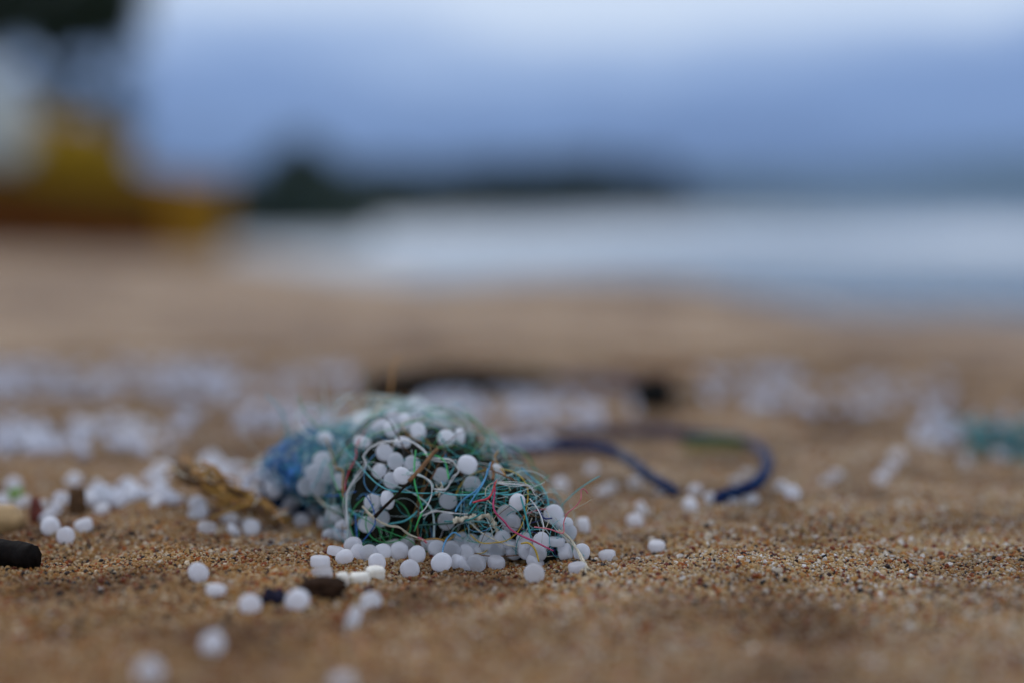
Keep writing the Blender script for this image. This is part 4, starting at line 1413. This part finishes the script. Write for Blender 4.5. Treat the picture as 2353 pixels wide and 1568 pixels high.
lump("bark_stub", 178, 1153, (.0022, .0018, .0042), M_BARKB, "upright brown bark stub among the left pellets", "bark stub", 12, .2, 3.5, .8, .2)
lump("charcoal_lump", 1502, 905, (.0092, .0085, .0078), M_CHAR, "round black lump behind the blue rope", "charcoal lump", 14, 0, 2.1, .7, .2)
g1, g2, g3 = ground(-80, 1262, .0032), ground(20, 1270, .0032), ground(76, 1276, .0030)
stick("black_stick", [g1, g2, g3], lambda s: .0036 * (1 - .15 * s * s), M_WOODD, "thick black stick end coming in at the left edge", "stick")
d1 = [ground(x, y, .006) for x, y in ((845, 897), (920, 884), (1000, 877), (1090, 874), (1180, 872), (1265, 870))]
stick("driftwood_stick", d1, lambda s: .0072 * (1.0 - .9 * abs(s - .4)), M_WOODD, "dark wet stick lying behind the tangle's top", "stick")
d1 = [ground(x, y, .002) for x, y in ((1252, 878), (1330, 882), (1400, 888), (1480, 898))]
stick("weed_strand", d1, .0042, plain("weed_blue", (.04, .045, .09), .8, .4, 300, spec=.06), "bluish dark weed strand between wet stick and black lump", "weed strand")
d1 = [ground(x, y, .002) for x, y in ((1515, 905), (1570, 903), (1640, 905))]
stick("weed_strand", d1, lambda s: .0030 * (1 - .7 * s), plain("weed_grey", (.05, .05, .045), .8, .4, 300, spec=.06), "thin grey weed tail right of the black lump", "weed strand")
lump("reddish_mound", 1500, 850, (.024, .014, .004), plain("reddish_sand", (.20, .10, .045), .9, .3, 300, .001), "low reddish brown clod behind the black lump", "sand clod", 21, 0, 2, .2, .2)
# green sprig
sg = ground(36, 1150, .001)
sprig = empty("green_sprig", sg)
tag(sprig, "small yellow green sprig above the tan shell", "sprig")
for k in range(6):
    a = k * 1.05
    tip = Vector((math.cos(a) * .0022, math.sin(a) * .001, .003 + .001 * math.sin(k * 2.0)))
    V, Fc = tube_geo(catmull([Vector((0, 0, -.001)), tip * .5 + Vector((0, 0, .0006)), tip], 4), lambda s: .0007 * (.3 + 2 * s * (1.15 - s)), 6, .35)
    mesh_obj("leaf", V, Fc, M_GREEN, sprig)
# curved husk left of the tangle
hz = [(412, 1078, .0105), (448, 1100, .0100), (488, 1120, .0092), (530, 1142, .0082), (572, 1162, .0066), (610, 1182, .0045), (640, 1202, .0022)]
hp = [ground(x, y, h) for x, y, h in hz]
husk = empty("coconut_husk", hp[3])
tag(husk, "curved brown fibrous husk strip left of the blue fibres", "husk")
V, Fc = tube_geo(catmull(hp, 6), lambda s: .0030 * (1 - .3 * s) * (1 + .22 * math.sin(s * 23) * math.sin(s * 9)), 10, .55, 1.6)
mesh_obj("husk_body", [v - hp[3] for v in V], Fc, M_HUSK, husk)
hr = random.Random(6)
for k in range(64):
    off = [Vector((hr.gauss(0, .0022), hr.gauss(0, .0020), hr.gauss(.0009, .0018))) for _ in hp]
    i0 = hr.randrange(0, 4)
    V, Fc = tube_geo(catmull([p + q for p, q in zip(hp[i0:i0 + 4], off)], 4), hr.uniform(.00015, .0005), 5)
    mesh_obj("husk_fibre", [v - hp[3] for v in V], Fc, random.choice([F['ochre'], F['straw'], F['cream'], F['brown'], F['ochre']]), husk)
# film lying under the tangle's left foot
V, Fc = [], []
for i in range(19):
    for j in range(7):
        px_, py_ = 560 + 172 * i / 18 + 5 * noise.noise((j * .9, 3, 1)), 1236 + 5 * noise.noise((i * .45, 1, 7)) + (17 - 12 * abs(i / 9 - 1) ** 2 + 6 * noise.noise((i * .5, 9, 2))) * j / 6
        g = ground(px_, py_, .0003 + .0007 * noise.noise((i * .5, j * .5, 0)))
        V.append(g)
fo = V[60].copy()
for i in range(18):
    for j in range(6):
        a = i * 7 + j
        Fc.append((a, a + 7, a + 8, a + 1))
film = mesh_obj("plastic_film", [v - fo for v in V], Fc, M_FILM); film.location = fo
so = film.modifiers.new("film", 'SOLIDIFY'); so.thickness = .00012
tag(film, "flat scrap of pale clear film on sand left of the pellet row", "plastic film")

# ------------------------------------------------------------------ blue rope
def rope_mat(name, a, b, c):
    m, t, bs = nodes(name)
    tc = t.nodes.new("ShaderNodeTexCoord")
    n = t.nodes.new("ShaderNodeTexNoise"); n.inputs["Scale"].default_value = 55; n.inputs["Detail"].default_value = 3
    t.links.new(tc.outputs["Object"], n.inputs["Vector"])
    r = t.nodes.new("ShaderNodeValToRGB"); ramp_fill(r, [(.38, a), (.5, b), (.64, c)])
    t.links.new(n.outputs["Fac"], r.inputs[0]); t.links.new(r.outputs[0], bs.inputs["Base Color"])
    bs.inputs["Roughness"].default_value = .8
    bs.inputs["Specular IOR Level"].default_value = .12
    return m


M_ROPE = [rope_mat("rope_navy", (.003, .006, .05), (.008, .020, .085), (.10, .11, .16)), rope_mat("rope_slate", (.005, .010, .055), (.02, .035, .09), (.13, .135, .17)),
          rope_mat("rope_blue", (.004, .015, .07), (.010, .04, .11), (.05, .065, .10))]
rp = [(1120, 1048, .004), (1165, 1040, .005), (1215, 1033, .006), (1265, 1030, .007), (1330, 1027, .008), (1390, 1030, .009), (1440, 1052, .009), (1480, 1083, .007), (1520, 1110, .004), (1556, 1133, .001)]
lp = [(1648, 1152, .001), (1660, 1138, .0025), (1700, 1126, .004), (1736, 1110, .005), (1760, 1080, .0055), (1762, 1052, .006), (1742, 1026, .006), (1705, 1010, .006), (1660, 1003, .006), (1590, 996, .004), (1500, 988, .003), (1420, 991, .003), (1330, 996, .003), (1240, 1002, .003), (1150, 1012, .004)]
rope = empty("blue_rope", ground(1400, 1050))
tag(rope, "frayed navy blue rope snaking over sand right of the tangle, with a loop", "rope")
RO = rope.location.copy()
for seg in (rp, lp):
    P = catmull([ground(x, y, h) for x, y, h in seg], 14)
    frames = []
    for k in range(3):
        Q = []
        nrm = None
        L = 0
        for i, p in enumerate(P):
            tg = (P[min(i + 1, len(P) - 1)] - P[max(i - 1, 0)]).normalized()
            a = Vector((0, 0, 1)); nrm = (a - tg * a.dot(tg)).normalized(); bi = tg.cross(nrm)
            if i: L += (p - P[i - 1]).length
            an = L / .0090 * 6.283 + k * 2.0944
            Q.append(p + (nrm * math.cos(an) + bi * math.sin(an)) * .00095)
        V, Fc = tube_geo(Q, .00098, 7)
        mesh_obj("rope_strand", [v - RO for v in V], Fc, M_ROPE[k], rope)
# wilted leaf on the loop
lf0 = ground(1640, 1003, .008)
leaf = empty("wilted_leaf", lf0)
tag(leaf, "dark green wilted leaf draped on the top of the rope loop", "leaf")
for nm, mt, dz in (("leaf_blade", M_LEAFG, .0008), ("leaf_underside", M_OLV, -.0016)):
    V, Fc = [], []
    for i in range(13):
        s = -1 + 2 * i / 12
        for j in range(5):
            q = -1 + j / 2
            w = .0045 * (1 - s * s) ** .7
            V.append((s * .0105, q * w - (.001 if dz < 0 else 0), dz - .0016 * q * q - .001 * s * s))
    for i in range(12):
        for j in range(4):
            a = i * 5 + j
            Fc.append((a, a + 5, a + 6, a + 1))
    o = mesh_obj(nm, V, Fc, mt, leaf)
    so = o.modifiers.new("thick", 'SOLIDIFY'); so.thickness = .0004

# teal net scrap at the right edge
nc = ground(2345, 1012, .005)
net = empty("teal_net_scrap", nc)
tag(net, "blurred teal net scrap at the right edge of the sand", "net scrap")
nr_ = random.Random(15)
for k in range(60):
    P = []
    p = Vector((nr_.gauss(0, .013), nr_.gauss(0, .010), nr_.uniform(-.004, .005)))
    d = Vector((nr_.gauss(0, 1), nr_.gauss(0, .6), nr_.gauss(0, .25))).normalized()
    for i in range(6):
        P.append(p.copy()); p += d * .0035
        d = (d + Vector((nr_.gauss(0, .5), nr_.gauss(0, .5), nr_.gauss(-.05, .25)))).normalized()
        p.z = max(-.0048, min(.007, p.z))
    V, Fc = tube_geo(catmull(P, 3), .0005, 5)
    mesh_obj("strand", V, Fc, nr_.choice([M_TEALNET, F['teal'], F['aqua'], M_TEALNET]), net)
